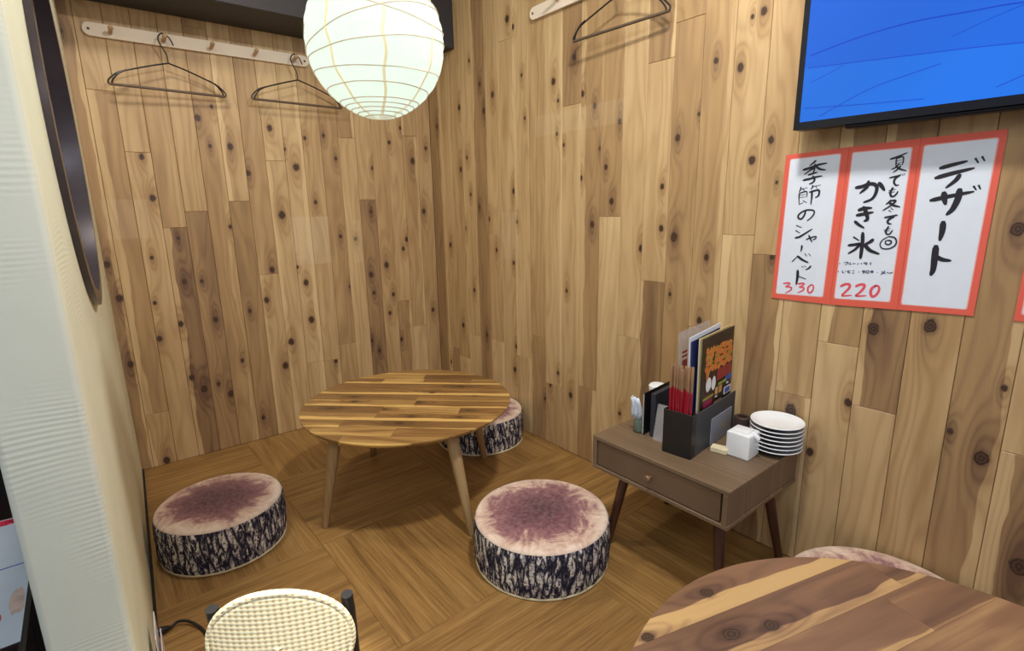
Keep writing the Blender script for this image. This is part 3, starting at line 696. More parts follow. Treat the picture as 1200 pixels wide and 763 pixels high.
rs = random.Random(11)
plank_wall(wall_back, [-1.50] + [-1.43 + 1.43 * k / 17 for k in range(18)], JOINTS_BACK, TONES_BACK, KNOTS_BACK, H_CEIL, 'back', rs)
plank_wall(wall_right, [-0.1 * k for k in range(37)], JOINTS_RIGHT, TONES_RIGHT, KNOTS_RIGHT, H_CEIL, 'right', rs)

struct(MB().box((-1.497, -0.262, 1.797), (-0.0005, -0.0005, H_CEIL - 0.001), 0.002).build('ceiling_beam', M_beam))

# partition on the left, slightly skewed, with a round opening
PL = 1.6113
ang = math.atan2(-1.609, -0.086)
pm = MB().box((0.004, -0.103, Z_MAIN + 0.001), (PL, 0.0, H_CEIL - 0.001), 0.010, seg=3)
part = pm.build('wall_left', [M_plaster_in, M_plaster_end])
cut = MB().lathe([(0.402, -0.3), (0.402, 0.3)], 96, mat=Matrix.Translation((0.93, -0.05, 1.25)) @ Matrix.Rotation(PI / 2, 4, 'X')).build('cutter', M_dark)
md = part.modifiers.new('hole', 'BOOLEAN')
md.operation = 'DIFFERENCE'
md.object = cut
md.solver = 'EXACT'
dg = bpy.context.evaluated_depsgraph_get()
me = bpy.data.meshes.new_from_object(part.evaluated_get(dg))
part.modifiers.clear()
part.data = me
bpy.data.objects.remove(cut)
if len(me.materials) < 2:
    me.materials.clear()
    me.materials.append(M_plaster_in)
    me.materials.append(M_plaster_end)
for p_ in me.polygons:
    p_.material_index = 1 if p_.normal.x > 0.5 else 0
    p_.use_smooth = True
me.set_sharp_from_angle(angle=math.radians(40))
part.location = (-1.472, 0, 0)
part.rotation_euler = (0, 0, ang)
struct(part)
R90 = Matrix.Rotation(-PI / 2, 4, 'X')
ring = MB().lathe([(0.378, -0.002), (0.378, 0.110), (0.4015, 0.110), (0.4015, 0.0005), (0.412, -0.0005), (0.412, -0.012), (0.378, -0.012)], 96, loop=True,
                  mat=Matrix.Translation((0.93, 0.0, 1.25)) @ Matrix.Rotation(PI / 2, 4, 'X')).build('trim_1', M_lining)
ring.location = part.location
ring.rotation_euler = part.rotation_euler
struct(ring)
gap = MB().box((0.01, 0.0, 0.0002), (1.52, 0.007, 0.010)).build('baseboard_left', M_dark, smooth=False)
gap.location = part.location
gap.rotation_euler = part.rotation_euler
struct(gap)


# ---------------------------------------------------------------- log cushions
def make_stool(label, x, y, s, seed, rz, src=None):
    if src is None:
        r = thing('log_cushion', label, 'cushion', (x, y, 0), rz, 'round log-print floor cushions')
        n, hgt, R = 120, 0.146, 0.2
        prof = [(R * 0.975, 0.004), (R * 0.99, 0.012)]
        prof += [(R * (1.0 + 0.008 * math.sin(PI * k / 14)), 0.012 + (hgt - 0.024) * k / 14) for k in range(1, 14)]
        prof += [(R * 0.995, hgt - 0.012), (R * 0.975, hgt - 0.005)]
        mb = MB().lathe(prof, n, cap0=True, cap1=False)
        rr = random.Random(5)
        ph = [rr.uniform(0, 6.28) for _ in range(8)]
        for i, v in enumerate(mb.v):
            a = math.atan2(v.y, v.x)
            z = v.z / hgt
            d = 0.0012 * (math.sin(23 * a + ph[0] + 2.3 * z) + math.sin(37 * a + ph[1] - 3 * z) + 0.8 * math.sin(51 * a + ph[2] + 7 * z))
            k = 1 + d / R * (1 if 0.06 < z < 0.95 else 0.2)
            v.x *= k
            v.y *= k
        mb.build('bark_cover', M_bark, r)
        top = [(R * 0.985, hgt - 0.006), (R * 0.975, hgt - 0.001), (R * 0.94, hgt + 0.0025), (R * 0.8, hgt + 0.005), (R * 0.5, hgt + 0.007), (R * 0.2, hgt + 0.0075), (0.001, hgt + 0.0078)]
        MB().lathe(top, n, cap0=False, cap1=True).build('top_pad', M_stool_top, r, angle=60)
        MB().tube([(R * 0.982 * math.cos(2 * PI * k / 90), R * 0.982 * math.sin(2 * PI * k / 90), 0.004) for k in range(90)], 0.0032, 6, closed=True).build('piping', M_cream, r)
    else:
        r = copy_tree(src)
        r.location = (x, y, 0)
        r.rotation_euler = (0, 0, rz)
        r['label'] = label
    r.scale = (s, s, 1.05 if y < -2 else 1.0)
    for c in r.children:
        c['seed'] = seed
    return r


st0 = make_stool('round log-print cushion in front of the drawer cabinet', -0.563, -1.492, 1.02, 0.7, 0.3)
make_stool('round log-print cushion beside the cream partition, left of the low table', -1.303, -0.766, 0.925, 2.9, 1.9, st0)
make_stool('round log-print cushion half hidden behind the low round table', -0.206, -0.672, 0.985, 5.1, 3.2, st0)
make_stool('round log-print cushion peeping out behind the nearest wooden tabletop', -0.218, -2.285, 1.05, 7.7, 4.4, st0)


# ---------------------------------------------------------------- round tables of glued boards
def round_table(label, cx, cy, R, ht, th, rot, rows, rs, legs, rtop, mat, knots):
    t = thing('round_table', label, 'table', (cx, cy, 0), 0.0)
    n = len(rows)
    wd = 2 * R / n
    for i, row in enumerate(rows):
        v1 = R - wd * i
        v0 = v1 - wd
        cuts = [-R] + sorted(row['cuts']) + [R]
        for q in range(len(cuts) - 1):
            u0, u1 = cuts[q] + 0.00015, cuts[q + 1] - 0.00015
            N = 20
            left, right = [], []
            for k in range(N + 1):
                th0, th1 = math.asin(max(-1.0, (v0 + 0.00015) / R)), math.asin(min(1.0, (v1 - 0.00015) / R))
                v = R * math.sin(th0 + (th1 - th0) * k / N)
                h = math.sqrt(max(R * R - v * v, 0))
                a, b = max(u0, -h), min(u1, h)
                if b - a > 1e-4:
                    left.append((a, v))
                    right.append((b, v))
            if len(left) < 2:
                continue
            poly = right + left[::-1]
            cl = []
            for p_ in poly:
                if not cl or (abs(p_[0] - cl[-1][0]) + abs(p_[1] - cl[-1][1])) > 2e-4:
                    cl.append(p_)
            o = MB()
            n_ = len(cl)
            # rim tapers inwards below the top edge
            def low(p_, k):
                d = math.hypot(*p_)
                return (p_[0] * k, p_[1] * k) if d > R - 0.0008 else p_
            vs = [(p_[0], p_[1], ht) for p_ in cl] + [(low(p_, 1.0)[0], low(p_, 1.0)[1], ht - 0.004) for p_ in cl] + [(low(p_, (R - 0.012) / R)[0], low(p_, (R - 0.012) / R)[1], ht - th) for p_ in cl]
            fs = [tuple(range(n_)), tuple(range(3 * n_ - 1, 2 * n_ - 1, -1))]
            for e in range(n_):
                f_ = (e + 1) % n_
                fs += [(e, n_ + e, n_ + f_, f_), (n_ + e, 2 * n_ + e, 2 * n_ + f_, n_ + f_)]
            o.add(vs, fs)
            ob = o.build('board', mat, t, smooth=False)
            ob.rotation_euler = (0, 0, rot)
            ob['seed'] = rs.random() * 9
            ob['tone'] = row['tones'][q] if q < len(row['tones']) else rs.uniform(0.2, 0.6)
            sd = rs.choice((-1.0, 1.0))
            ob['sap'] = row.get('sap', [(v0 + v1) / 2 + sd * wd * rs.uniform(0.22, 0.4), sd, rs.choice((0.0, 0.45, 0.6))])
            kk = [k_ for k_ in knots if v0 < k_[0] < v1 and u0 < k_[1] < u1][:2]
            kk += [(9.0, 9.0, 0.001)] * (2 - len(kk))
            for z_, k_ in enumerate(kk):
                ob['k%d' % z_] = list(k_)
    for a, rf in legs:
        a = math.radians(a)
        p0 = Vector((rtop * math.cos(a), rtop * math.sin(a), ht - th))
        p1 = Vector((rf * math.cos(a), rf * math.sin(a), 0.0))
        pts = [p0, p0.lerp(p1, 0.25), p0.lerp(p1, 0.6), p0.lerp(p1, 0.985), p1]
        MB().tube(pts, [0.0215, 0.0205, 0.0165, 0.0125, 0.010], 20).build('leg', M_leg, t)
        MB().lathe([(0.031, ht - th - 0.004), (0.031, ht - th)], 24, mat=Matrix.Translation((p0.x * 0.995, p0.y * 0.995, 0))).build('leg_plate', M_wire, t)
    return t


rs = random.Random(21)
rows = []
tn = [[.5, .35, .55], [.3, .6, .35], [.62, .18, .6, .4], [.5, .55, .7], [.6, .45, .55], [.5, .35, .5], [.3, .55, .4], [.62, .3, .5], [.35, .5, .3], [.45, .55, .4], [.4, .3, .5], [.5, .35, .45]]
for i in range(12):
    c0 = rs.uniform(-0.25, 0.1)
    cuts = [c0, c0 + 0.28] if i % 3 == 1 else [c0]
    if i == 2:
        cuts = [-0.17, 0.0, 0.2]
    rows.append({'cuts': cuts, 'tones': tn[i]})
    v0_ = 0.379 - 2 * 0.379 / 12 * (i + 1)
    rows[-1]['sap'] = [v0_ + (0.016, 0.0, 0.02, 0.012, 0.022, 0.0, 0.018, 0.012, 0.02, 0.016, 0.0, 0.02)[i], -1.0, (0.4, 0.05, 0.6, 0.1, 0.6, 0.05, 0.5, 0.1, 0.6, 0.3, 0.1, 0.4)[i]]
kn = [(0.16, 0.17, 0.010), (0.09, 0.07, 0.009), (0.06, 0.24, 0.006), (-0.02, 0.04, 0.010), (-0.02, -0.2, 0.008), (-0.09, -0.06, 0.007), (-0.09, -0.26, 0.008), (-0.15, 0.05, 0.007), (-0.21, 0.03, 0.010), (-0.09, 0.24, 0.006), (-0.15, 0.22, 0.006), (0.03, -0.22, 0.006)]
round_table('low round table of striped acacia boards with four splayed legs, in the corner', -0.668, -0.872, 0.379, 0.356, 0.016, math.radians(-43.8), rows, rs,
            [(186, .361), (269.6, .40), (2.8, .35), (90, .37)], 0.29, M_acacia, kn)
rows2 = []
tn2 = [[.56, .6], [.62, .6], [.5, .66], [.55, .5], [.3, .5], [.58, .62], [.55, .5], [.6, .5], [.4, .6], [.5, .3]]
ct2 = [[0.3], [0.26], [0.2], [-0.1], [0.1], [0.2], [0.0], [0.2], [0.1], [0.0]]
for i in range(10):
    rows2.append({'cuts': ct2[i], 'tones': tn2[i]})
rows2[0]['sap'] = [0.357, -1.0, 0.62]
rows2[1]['sap'] = [0.264, -1.0, 0.6]
rows2[2]['sap'] = [0.170, -1.0, 0.35]
kn2 = [(0.37, -0.06, 0.010), (0.272, -0.02, 0.011), (0.333, -0.212, 0.009), (0.285, -0.09, 0.012), (-0.02, 0.05, 0.012)]
round_table('nearest round table, striped dark and light boards, cut off by the lower right corner', -0.827, -2.533, 0.406, 0.40, 0.018, math.radians(-16), rows2, rs,
            [(20, .36), (110, .36), (200, .36), (290, .36)], 0.30, M_acacia2, kn2)

# ---------------------------------------------------------------- drawer cabinet
cab = thing('drawer_cabinet', 'small grey-brown side cabinet with one drawer and splayed legs', 'cabinet', (-0.1925, -1.76, 0))
X0, X1, Y0, Y1, Z0, Z1 = -0.1925, 0.187, -0.225, 0.225, 0.252, 0.360
MB().box((X0, Y0, Z1 - 0.013), (X1, Y1, Z1), 0.0015).build('top_panel', M_walnut, cab)
MB().box((X0, Y0, Z0), (X1, Y1, Z0 + 0.012), 0.0015).build('bottom_panel', M_walnut, cab)
MB().box((X0, Y1 - 0.016, Z0 + 0.0122), (X1, Y1, Z1 - 0.0132), 0.001).build('side_panel', M_walnut, cab)
MB().box((X0, Y0 + 0.003, Z0 + 0.0122), (X1 - 0.11, Y0 + 0.018, Z1 - 0.0132), 0.001).build('side_panel', M_walnut, cab)
MB().box((X1 - 0.1085, Y0 + 0.003, Z0 + 0.0122), (X1, Y0 + 0.018, Z1 - 0.0132), 0.001).build('side_panel', M_walnut, cab)
MB().box((X1 - 0.008, Y0 + 0.018, Z0 + 0.0122), (X1, Y1 - 0.016, Z1 - 0.0132)).build('back_panel', M_walnut, cab)
MB().box((X0 + 0.02, Y0 + 0.0182, Z0 + 0.0122), (X0 + 0.03, Y1 - 0.0165, Z1 - 0.0132)).build('inner_frame', M_dark, cab)
dr = MB().box((X0 + 0.003, Y0 + 0.0240, Z0 + 0.0145), (X0 + 0.019, Y1 - 0.0185, Z1 - 0.0148), 0.001).build('drawer', M_walnut_front, cab)
MB().lathe([(0.004, 0.0), (0.004, 0.010), (0.009, 0.013), (0.0105, 0.018), (0.008, 0.022), (0.001, 0.0235)], 20,
           mat=Matrix.Translation((X0 + 0.003, 0.008, 0.305)) @ Matrix.Rotation(-PI / 2, 4, 'Y')).build('knob', plain('brown_knob_wood', lin(120, 92, 68), 0.4), dr)
for (tx, ty, fx, fy) in ((-0.1375, 0.135, -0.175, 0.172), (-0.1375, -0.172, -0.178, -0.212), (0.135, 0.135, 0.165, 0.190), (0.122, -0.172, 0.150, -0.219)):
    a, b = Vector((tx, ty, Z0)), Vector((fx, fy, 0))
    MB().tube([a, a.lerp(b, 0.5), a.lerp(b, 0.97), b], [0.0155, 0.0135, 0.0105, 0.009], 18).build('leg', M_dleg, cab)

# ---------------------------------------------------------------- things on the cabinet
ZT = 0.3602
d1 = Vector((0.9935, 0.1137, 0))
A1 = math.atan2(d1.y, d1.x)
rack = thing('menu_rack', 'slate grey menu rack with a tall front panel on the cabinet', 'rack', (-0.284, -1.823, ZT), A1)
MB().box((0.0, 0.0, 0.0), (0.262, 0.004, 0.126), 0.0008).build('front_panel', M_slate, rack)
MB().box((0.0, 0.080, 0.0), (0.262, 0.084, 0.126), 0.0008).build('back_panel', M_slate, rack)
MB().box((0.0, 0.0042, 0.0), (0.262, 0.0798, 0.004)).build('base', M_slate, rack)
MB().box((0.002, 0.0045, 0.0042), (0.005, 0.020, 0.112), 0.0006).build('divider', M_bar, rack)
card = MB().box((0.095, -0.0022, 0.002), (0.236, -0.0004, 0.083), 0.0).build('card', plain('silver_grey_card', lin(150, 156, 172), 0.4, var=0.05), smooth=False)
card.location = (-0.284, -1.823, ZT)
card.rotation_euler = (0, 0, A1)
tag(card, 'silver grey card with a small yellow mark, leaning on the rack front', 'card')
sp = [(0.019 * (1.0 if k % 2 else 0.45) * math.cos(PI * k / 6 + 0.3), 0.017 * (1.0 if k % 2 else 0.45) * math.sin(PI * k / 6 + 0.3)) for k in range(12)]
MB().add([(0.180 + p_[0] * 0.6, -0.0026, 0.040 + p_[1]) for p_ in sp], [tuple(range(12))]).build('print', plain('yellow_star_print', lin(196, 170, 60), 0.5), card, smooth=False)

box = thing('chopstick_box', 'black open box full of chopsticks at the left end of the menu rack', 'box', (-0.2985, -1.823, ZT), A1)
# box stands left of the rack, its long side towards the wall
bx = MB()
bx.box((-0.012, -0.002, 0.0), (-0.009, 0.084, 0.130), 0.0006)
bx.box((-0.009, -0.002, 0.0), (0.012, 0.001, 0.130), 0.0006)
bx.box((-0.009, 0.081, 0.0), (0.012, 0.084, 0.130), 0.0006)
bx.box((0.0095, 0.001, 0.0), (0.012, 0.081, 0.130), 0.0006)
bx.box((-0.009, 0.001, 0.0), (0.0095, 0.081, 0.003))
bx.build('walls', M_black, box)
M_chop_w = plain('brown_wooden_chopstick', lin(150, 116, 86), 0.45, var=0.1)
M_chop_r = plain('red_lacquer_chopstick', lin(158, 24, 44), 0.3, var=0.06)
ch0 = None
rs = random.Random(4)
for k in range(16):
    if ch0 is None:
        ch0 = thing('chopstick', 'wooden chopstick with a red lacquered middle, upright in the black box', 'chopstick', group='chopsticks in the black box')
        MB().tube([(0, 0, 0.186), (0, 0, 0.216), (0, 0, 0.247), (0, 0, 0.250)], [0.0030, 0.0036, 0.0036, 0.0024], 8).build('wooden_end', M_chop_w, ch0)
        MB().tube([(0, 0, 0.0), (0, 0, 0.186)], [0.0022, 0.0032], 8).build('red_end', M_chop_r, ch0)
        c = ch0
    else:
        c = copy_tree(ch0)
    fx = -0.004 + 0.0085 * (k % 2) + rs.uniform(-0.0008, 0.0008)
    fy = 0.008 + 0.0088 * (k // 2) + (0.003 if k % 2 else 0)
    p_ = Matrix.Rotation(A1, 4, 'Z') @ Vector((fx, fy, 0))
    c.location = (-0.2985 + p_.x, -1.823 + p_.y, ZT + 0.0035 + rs.uniform(0, 0.008))
    c.rotation_euler = (rs.uniform(-0.012, 0.012), rs.uniform(0.0, 0.02), rs.uniform(0, 6))

# menus in the rack (local frame of the rack: x along, y towards the corner, z up)
RK = Matrix.Translation((-0.284, -1.823, ZT)) @ Matrix.Rotation(A1, 4, 'Z')


def leaf(name, label, cat, x0, x1, y, z1, th, tilt, mat, group=None, lean=0.0):
    t = thing(name, label, cat, group=group)
    t.matrix_world = RK @ Matrix.Translation((x0, y, 0.0045)) @ Matrix.Rotation(tilt, 4, 'Y') @ Matrix.Rotation(lean, 4, 'X')
    MB().box((0, 0, 0), (x1 - x0, th, z1), 0.0005).build('cover', mat, t, smooth=False)
    return t


M_menu_black = plain('black_menu_cover', lin(44, 34, 32), 0.35, var=0.05)
mn = leaf('menu', 'black menu with an orange flower picture and small dish pictures', 'menu', 0.046, 0.252, 0.012, 0.325, 0.0022, -0.02, M_menu_black)
_t = NT('orange_food_print')
M_or = _t.set(_t.ramp(_t.noise(_t.coord(), 170, 3, 0.7), [(0.3, lin(70, 90, 40)), (0.42, lin(206, 160, 70)), (0.52, lin(226, 122, 62)), (0.7, lin(220, 84, 50))]), 0.5)
M_rd = plain('dark_red_banner_print', lin(150, 52, 48), 0.5, var=0.25, scale=90)
M_gr = plain('green_print', lin(150, 160, 60), 0.5, var=0.2, scale=80)
M_bl = plain('blue_print', lin(60, 90, 180), 0.5, var=0.2, scale=80)
M_mg = plain('magenta_print', lin(160, 40, 84), 0.5, var=0.2, scale=80)
M_tn = plain('tan_food_print', lin(206, 160, 110), 0.5, var=0.3, scale=120)


def flat(parent, name, mat, polys, y):
    mb = MB()
    for k_, p_ in enumerate(polys):
        mb.add([(a, y - 0.00002 * k_, b) for a, b in p_], [tuple(range(len(p_)))])
    o = mb.build(name, mat, parent, smooth=False)
    if len(polys) > 1:
        o['kind'] = 'stuff'
    return o


def blob(cx, cz, rx, rz, n=14, j=0.0, rs=random):
    return [(cx + rx * (1 + rs.uniform(-j, j)) * math.cos(2 * PI * k / n), cz + rz * (1 + rs.uniform(-j, j)) * math.sin(2 * PI * k / n)) for k in range(n)]


def rect(a, b, c, d, sk=0.0):
    return [(a, b), (c, b + sk), (c, d + sk), (a, d)]


rs = random.Random(8)
W_, H_ = 0.206, 0.325
flat(mn, 'flower_print', M_or, [blob(W_ * (0.14 + 0.76 * (k_ % 12) / 11 + rs.uniform(-.02, .02)), H_ * (0.70 + 0.055 * (k_ // 12) + rs.uniform(-.012, .012)), 0.012, 0.010, 9, 0.35, rs) for k_ in range(48) if k_ not in (5, 15, 27, 38)] + [blob(W_ * 0.16, H_ * 0.66, 0.012, 0.022, 9, .4, rs)], -0.0003)
flat(mn, 'leaf_print', M_gr, [blob(W_ * (0.12 + 0.8 * rs.random()), H_ * (0.70 + 0.19 * rs.random()), 0.006, 0.0035, 7, 0.5, rs) for _ in range(22)] + [rect(.05 * W_, .43 * H_, .38 * W_, .455 * H_), rect(.52 * W_, .50 * H_, .80 * W_, .525 * H_)], -0.0012)
flat(mn, 'banner_print', M_rd, [rect(.48 * W_, .55 * H_, .97 * W_, .66 * H_)], -0.0006)
flat(mn, 'dish_print', M_white, [blob(.22 * W_, .56 * H_, .018, .022, 12, .15, rs), blob(.38 * W_, .55 * H_, .014, .022, 12, .1, rs), rect(.74 * W_, .37 * H_, .98 * W_, .44 * H_),
                                 rect(.08 * W_, .325 * H_, .16 * W_, .345 * H_), rect(.45 * W_, .395 * H_, .52 * W_, .41 * H_), rect(.82 * W_, .465 * H_, .89 * W_, .48 * H_)], -0.0009)
flat(mn, 'bowl_print', M_mg, [rect(.08 * W_, .46 * H_, .3 * W_, .468 * H_), rect(.08 * W_, .355 * H_, .36 * W_, .42 * H_), rect(.06 * W_, .20 * H_, .36 * W_, .31 * H_)], -0.0006)
flat(mn, 'snack_print', M_tn, [rect(.44 * W_, .42 * H_, .54 * W_, .49 * H_), rect(.57 * W_, .42 * H_, .67 * W_, .49 * H_), rect(.42 * W_, .27 * H_, .68 * W_, .36 * H_)], -0.0006)
flat(mn, 'glass_print', M_bl, [blob(.80 * W_, .52 * H_, .012, .012, 9, .2, rs), blob(.91 * W_, .53 * H_, .012, .012, 9, .2, rs), rect(.77 * W_, .38 * H_, .95 * W_, .43 * H_)], -0.0014)
mw = leaf('menu', 'menu with a white and yellow edge, tucked behind the black menu', 'menu', 0.037, 0.243, 0.0185, 0.327, 0.0018, -0.03, plain('yellow_white_cover', lin(226, 206, 140), 0.4))
MB().box((0, -0.0005, 0), (0.004, 0, 0.327)).build('edge', M_paper, mw, smooth=False)
mb_ = leaf('menu', 'white menu with a dark blue front, left of the black menu', 'menu', 0.012, 0.205, 0.030, 0.335, 0.0025, -0.055, M_paper)
flat(mb_, 'blue_print', plain('dark_blue_cover', lin(34, 48, 104), 0.3, var=0.3, scale=60), [rect(0.006, 0.01, 0.188, 0.322)], -0.0003)
ms = leaf('plastic_sleeve', 'clear plastic sleeve leaning behind the white and blue menu', 'sleeve', -0.002, 0.19, 0.052, 0.345, 0.0015, -0.03, M_clear, lean=-0.02)
flat(ms, 'red_print', M_rd, [rect(0.02, 0.235, 0.05, 0.262), rect(0.02, 0.27, 0.05, 0.276), rect(0.02, 0.282, 0.05, 0.288)], -0.0004)

# folders, clear stand, napkin and pots further left
fo = thing('folder', 'black folder standing upright at the left end of the cabinet top', 'folder', (-0.272, -1.640, ZT), A1)
MB().box((0, 0, 0), (0.150, 0.003, 0.136), 0.0006).build('cover', M_black, fo)
MB().box((0.002, 0.0032, 0.003), (0.150, 0.0058, 0.130)).build('pages', M_paper, fo, smooth=False)
fo2 = thing('folder', 'dark navy folder standing in front of the black folder', 'folder', (-0.262, -1.672, ZT), A1)
MB().box((0, 0, 0), (0.150, 0.016, 0.138), 0.0008).build('cover', plain('dark_navy_cover', lin(38, 44, 58), 0.5), fo2)
cl = MB().box((-0.001, -0.03, 0), (0.001, 0.03, 0.11), 0.0004).build('card_stand', M_clear)
cl.location = (-0.272, -1.706, ZT)
cl.rotation_euler = (0.0, 0.22, A1)
tag(cl, 'clear acrylic card stand between the navy folder and the chopstick box', 'card stand')
np_ = MB()
rs = random.Random(2)
pts = [(-0.004 + 0.004 * (k % 2), 0.006 * k * 0.6, 0.04) for k in range(9)]
vs, fs = [], []
for k in range(9):
    for q in range(5):
        vs.append((0.006 * math.sin(k * 2.3 + q) - 0.002 * q, 0.0045 * k, 0.072 * q / 4 + 0.004 * math.sin(3 * k)))
for k in range(8):
    for q in range(4):
        a = k * 5 + q
        fs.append((a, a + 5, a + 6, a + 1))
np_.add(vs, fs)
nap = np_.build('paper_napkin', M_paper)
sol = nap.modifiers.new('thick', 'SOLIDIFY')
sol.thickness = 0.0012
nap.location = (-0.262, -1.622, ZT + 0.040)
tag(nap, 'crumpled white paper napkin on a small green pot behind the folders', 'napkin')
gp = MB().lathe([(0.014, 0), (0.018, 0.004), (0.0185, 0.032), (0.016, 0.038)], 24).build('small_pot', plain('grey_green_glaze', lin(92, 104, 94), 0.3))
gp.location = (-0.258, -1.612, ZT)
tag(gp, 'small grey-green pot at the far left corner of the cabinet top', 'pot')
jar = thing('jar', 'white lidded jar behind the folders, only its top showing', 'jar', (-0.155, -1.600, ZT))
MB().lathe([(0.022, 0), (0.025, 0.004), (0.026, 0.105), (0.022, 0.110)], 32).build('body', M_white, jar)
MB().lathe([(0.025, 0.1102), (0.027, 0.113), (0.027, 0.124), (0.023, 0.128), (0.001, 0.129)], 32).build('lid', M_white, jar)

pot = thing('soy_sauce_pot', 'white square ceramic sauce pot with a small spout', 'pot', (-0.168, -1.899, ZT), 0.05)
bm_ = MB().box((-0.033, -0.033, 0), (0.033, 0.033, 0.071), 0.005, seg=3)
bm_.build('body', M_white, pot)
MB().box((-0.022, -0.02, 0.0705), (0.024, 0.026, 0.0745), 0.002, seg=2).build('lid', M_white, pot)
MB().tube([(-0.004, -0.024, 0.072), (-0.003, -0.031, 0.069), (-0.001, -0.040, 0.061), (-0.001, -0.043, 0.057)], [0.008, 0.0085, 0.0065, 0.0055], 14).build('spout', M_white, pot)
MB().lathe([(0.0028, 0), (0.0028, 0.0008)], 12, mat=Matrix.Translation((-0.001, -0.0436, 0.0565)) @ Matrix.Rotation(2.2, 4, 'X')).build('spout_hole', M_navy, pot)
cb = MB().box((-0.014, -0.028, 0), (0.014, 0.018, 0.016), 0.002).build('rest_block', M_cream)
cb.location = (-0.203, -1.846, ZT)
cb.rotation_euler = (0, 0, 0.25)
tag(cb, 'small cream-coloured block between the rack and the white sauce pot', 'block')
cup = MB().lathe([(0.020, 0), (0.023, 0.003), (0.0235, 0.068), (0.0228, 0.076), (0.019, 0.0785), (0.0135, 0.0775), (0.0125, 0.070), (0.0125, 0.02), (0.001, 0.018)], 36, cap1=True).build('toothpick_cup', M_brown)
cup.location = (-0.088, -1.853, ZT)
tag(cup, 'dark brown cup with a round hole, behind the white sauce pot', 'cup')

plab = ['topmost small white plate of the stack on the cabinet', 'second plate from the top of the white stack', 'third plate from the top of the white stack',
        'middle plate of the white stack, three above and three below it', 'third plate from the bottom of the white stack',
        'second plate from the bottom of the white stack', 'lowest plate of the white stack, resting on the cabinet']
pl0 = None
for k in range(7):
    if pl0 is None:
        pl = thing('plate', '', 'plate')
        pr = [(0.001, 0.0035), (0.036, 0.0035), (0.050, 0.007), (0.0675, 0.0155), (0.0700, 0.0180), (0.0690, 0.0195), (0.066, 0.0185), (0.049, 0.0098), (0.036, 0.0062), (0.001, 0.006)]
        MB().lathe(pr[3:], 56, cap0=False).build('dish', M_white, pl)
        MB().lathe([(0.034, 0.0), (0.036, 0.0), (0.0365, 0.0035), (0.050, 0.007), (0.0675, 0.0155)], 56, cap1=False).build('underside', M_navy, pl)
        pl0 = pl
    else:
        pl = copy_tree(pl0)
    pl.location = (-0.073 + (0.0, 0.001, -0.001, 0.0005, 0.001, -0.0005, 0)[k], -1.946, ZT + 0.012 * k)
    pl['label'] = plab[6 - k]
    pl['group'] = 'white plates stacked on the cabinet'


# ---------------------------------------------------------------- coat rails, pegs and hangers
def rail(label, L, pegs, loc, rz, dz=0.0):
    r = thing('coat_rail', label, 'coat rail', loc, rz)
    h = 0.0225
    out = []
    for k in range(13):
        a = -PI / 2 + PI * k / 12
        out.append((L / 2 - h + h * math.cos(a), h * math.sin(a)))
    for k in range(13):
        a = PI / 2 + PI * k / 12
        out.append((-L / 2 + h + h * math.cos(a), h * math.sin(a)))
    MB().prism([(p_[0], p_[1]) for p_ in out], -0.0135, 0.0, mat=Matrix.Rotation(PI / 2, 4, 'X')).build('board', M_rail, r, angle=30)
    for p_ in pegs:
        MB().tube([(p_, -0.0005, dz - 0.006), (p_, -0.030, dz - 0.002), (p_, -0.046, dz + 0.002), (p_, -0.052, dz + 0.004)], [0.0065, 0.0065, 0.0085, 0.006], 14).build('peg', M_peg, r)
    for s in (-1, 1):
        MB().lathe([(0.0045, 0.0), (0.004, 0.0015), (0.001, 0.002)], 16, mat=Matrix.Translation((s * (L / 2 - 0.018), -0.0005, 0)) @ Matrix.Rotation(PI / 2, 4, 'X')).build('screw', M_wire, r)
    return r


rail('pale wooden peg rail under the dark beam on the left-hand plank wall', 0.795, [x + 1.013 for x in (-1.330, -1.166, -1.005, -0.843, -0.684)], (-1.013, -0.0145, 1.702), 0)
rail('pale wooden peg rail on the right-hand plank wall, only its end in view', 0.795, [-0.236, -0.076, 0.084, 0.244, 0.365], (-0.0145, -1.228, 1.792), -PI / 2, 0.014)


def make_hanger(label, src=None):
    if src is not None:
        c = copy_tree(src)
        c['label'] = label
        return c
    h = thing('coat_hanger', label, 'hanger', group='wire coat hangers on the peg rails')
    # origin at the bend of the hook where it rests on the peg
    hook = [(0.030, 0, -0.034), (0.022, 0, -0.014), (0.010, 0, -0.001), (-0.004, 0, 0.002), (-0.016, 0, -0.010), (-0.017, 0, -0.028), (-0.006, 0, -0.052), (0.003, 0, -0.072), (0.004, 0, -0.100)]
    MB().tube(spline(hook), 0.0024, 8).build('hook', M_wire, h)
    fr = MB()
    for s in (-1, 1):
        a = spline([(0.004, 0, -0.100), (0.004 + s * 0.06, 0.001, -0.118), (s * 0.135, 0.001, -0.145), (s * 0.165, 0.001, -0.158), (s * 0.192, 0.001, -0.184), (s * 0.193, 0.0, -0.198)])
        fr.tube(a, 0.0029, 8)
        b = spline([(s * 0.135, -0.005, -0.145), (s * 0.160, -0.007, -0.160), (s * 0.180, -0.005, -0.184), (s * 0.184, -0.002, -0.198)])
        fr.tube(b, 0.0029, 8)
    fr.build('shoulder_wire', M_wire, h)
    MB().tube([(-0.192, 0, -0.198), (-0.06, 0, -0.198), (0.06, 0, -0.198), (0.192, 0, -0.198)], 0.0050, 12).build('trouser_bar', M_bar, h)
    return h


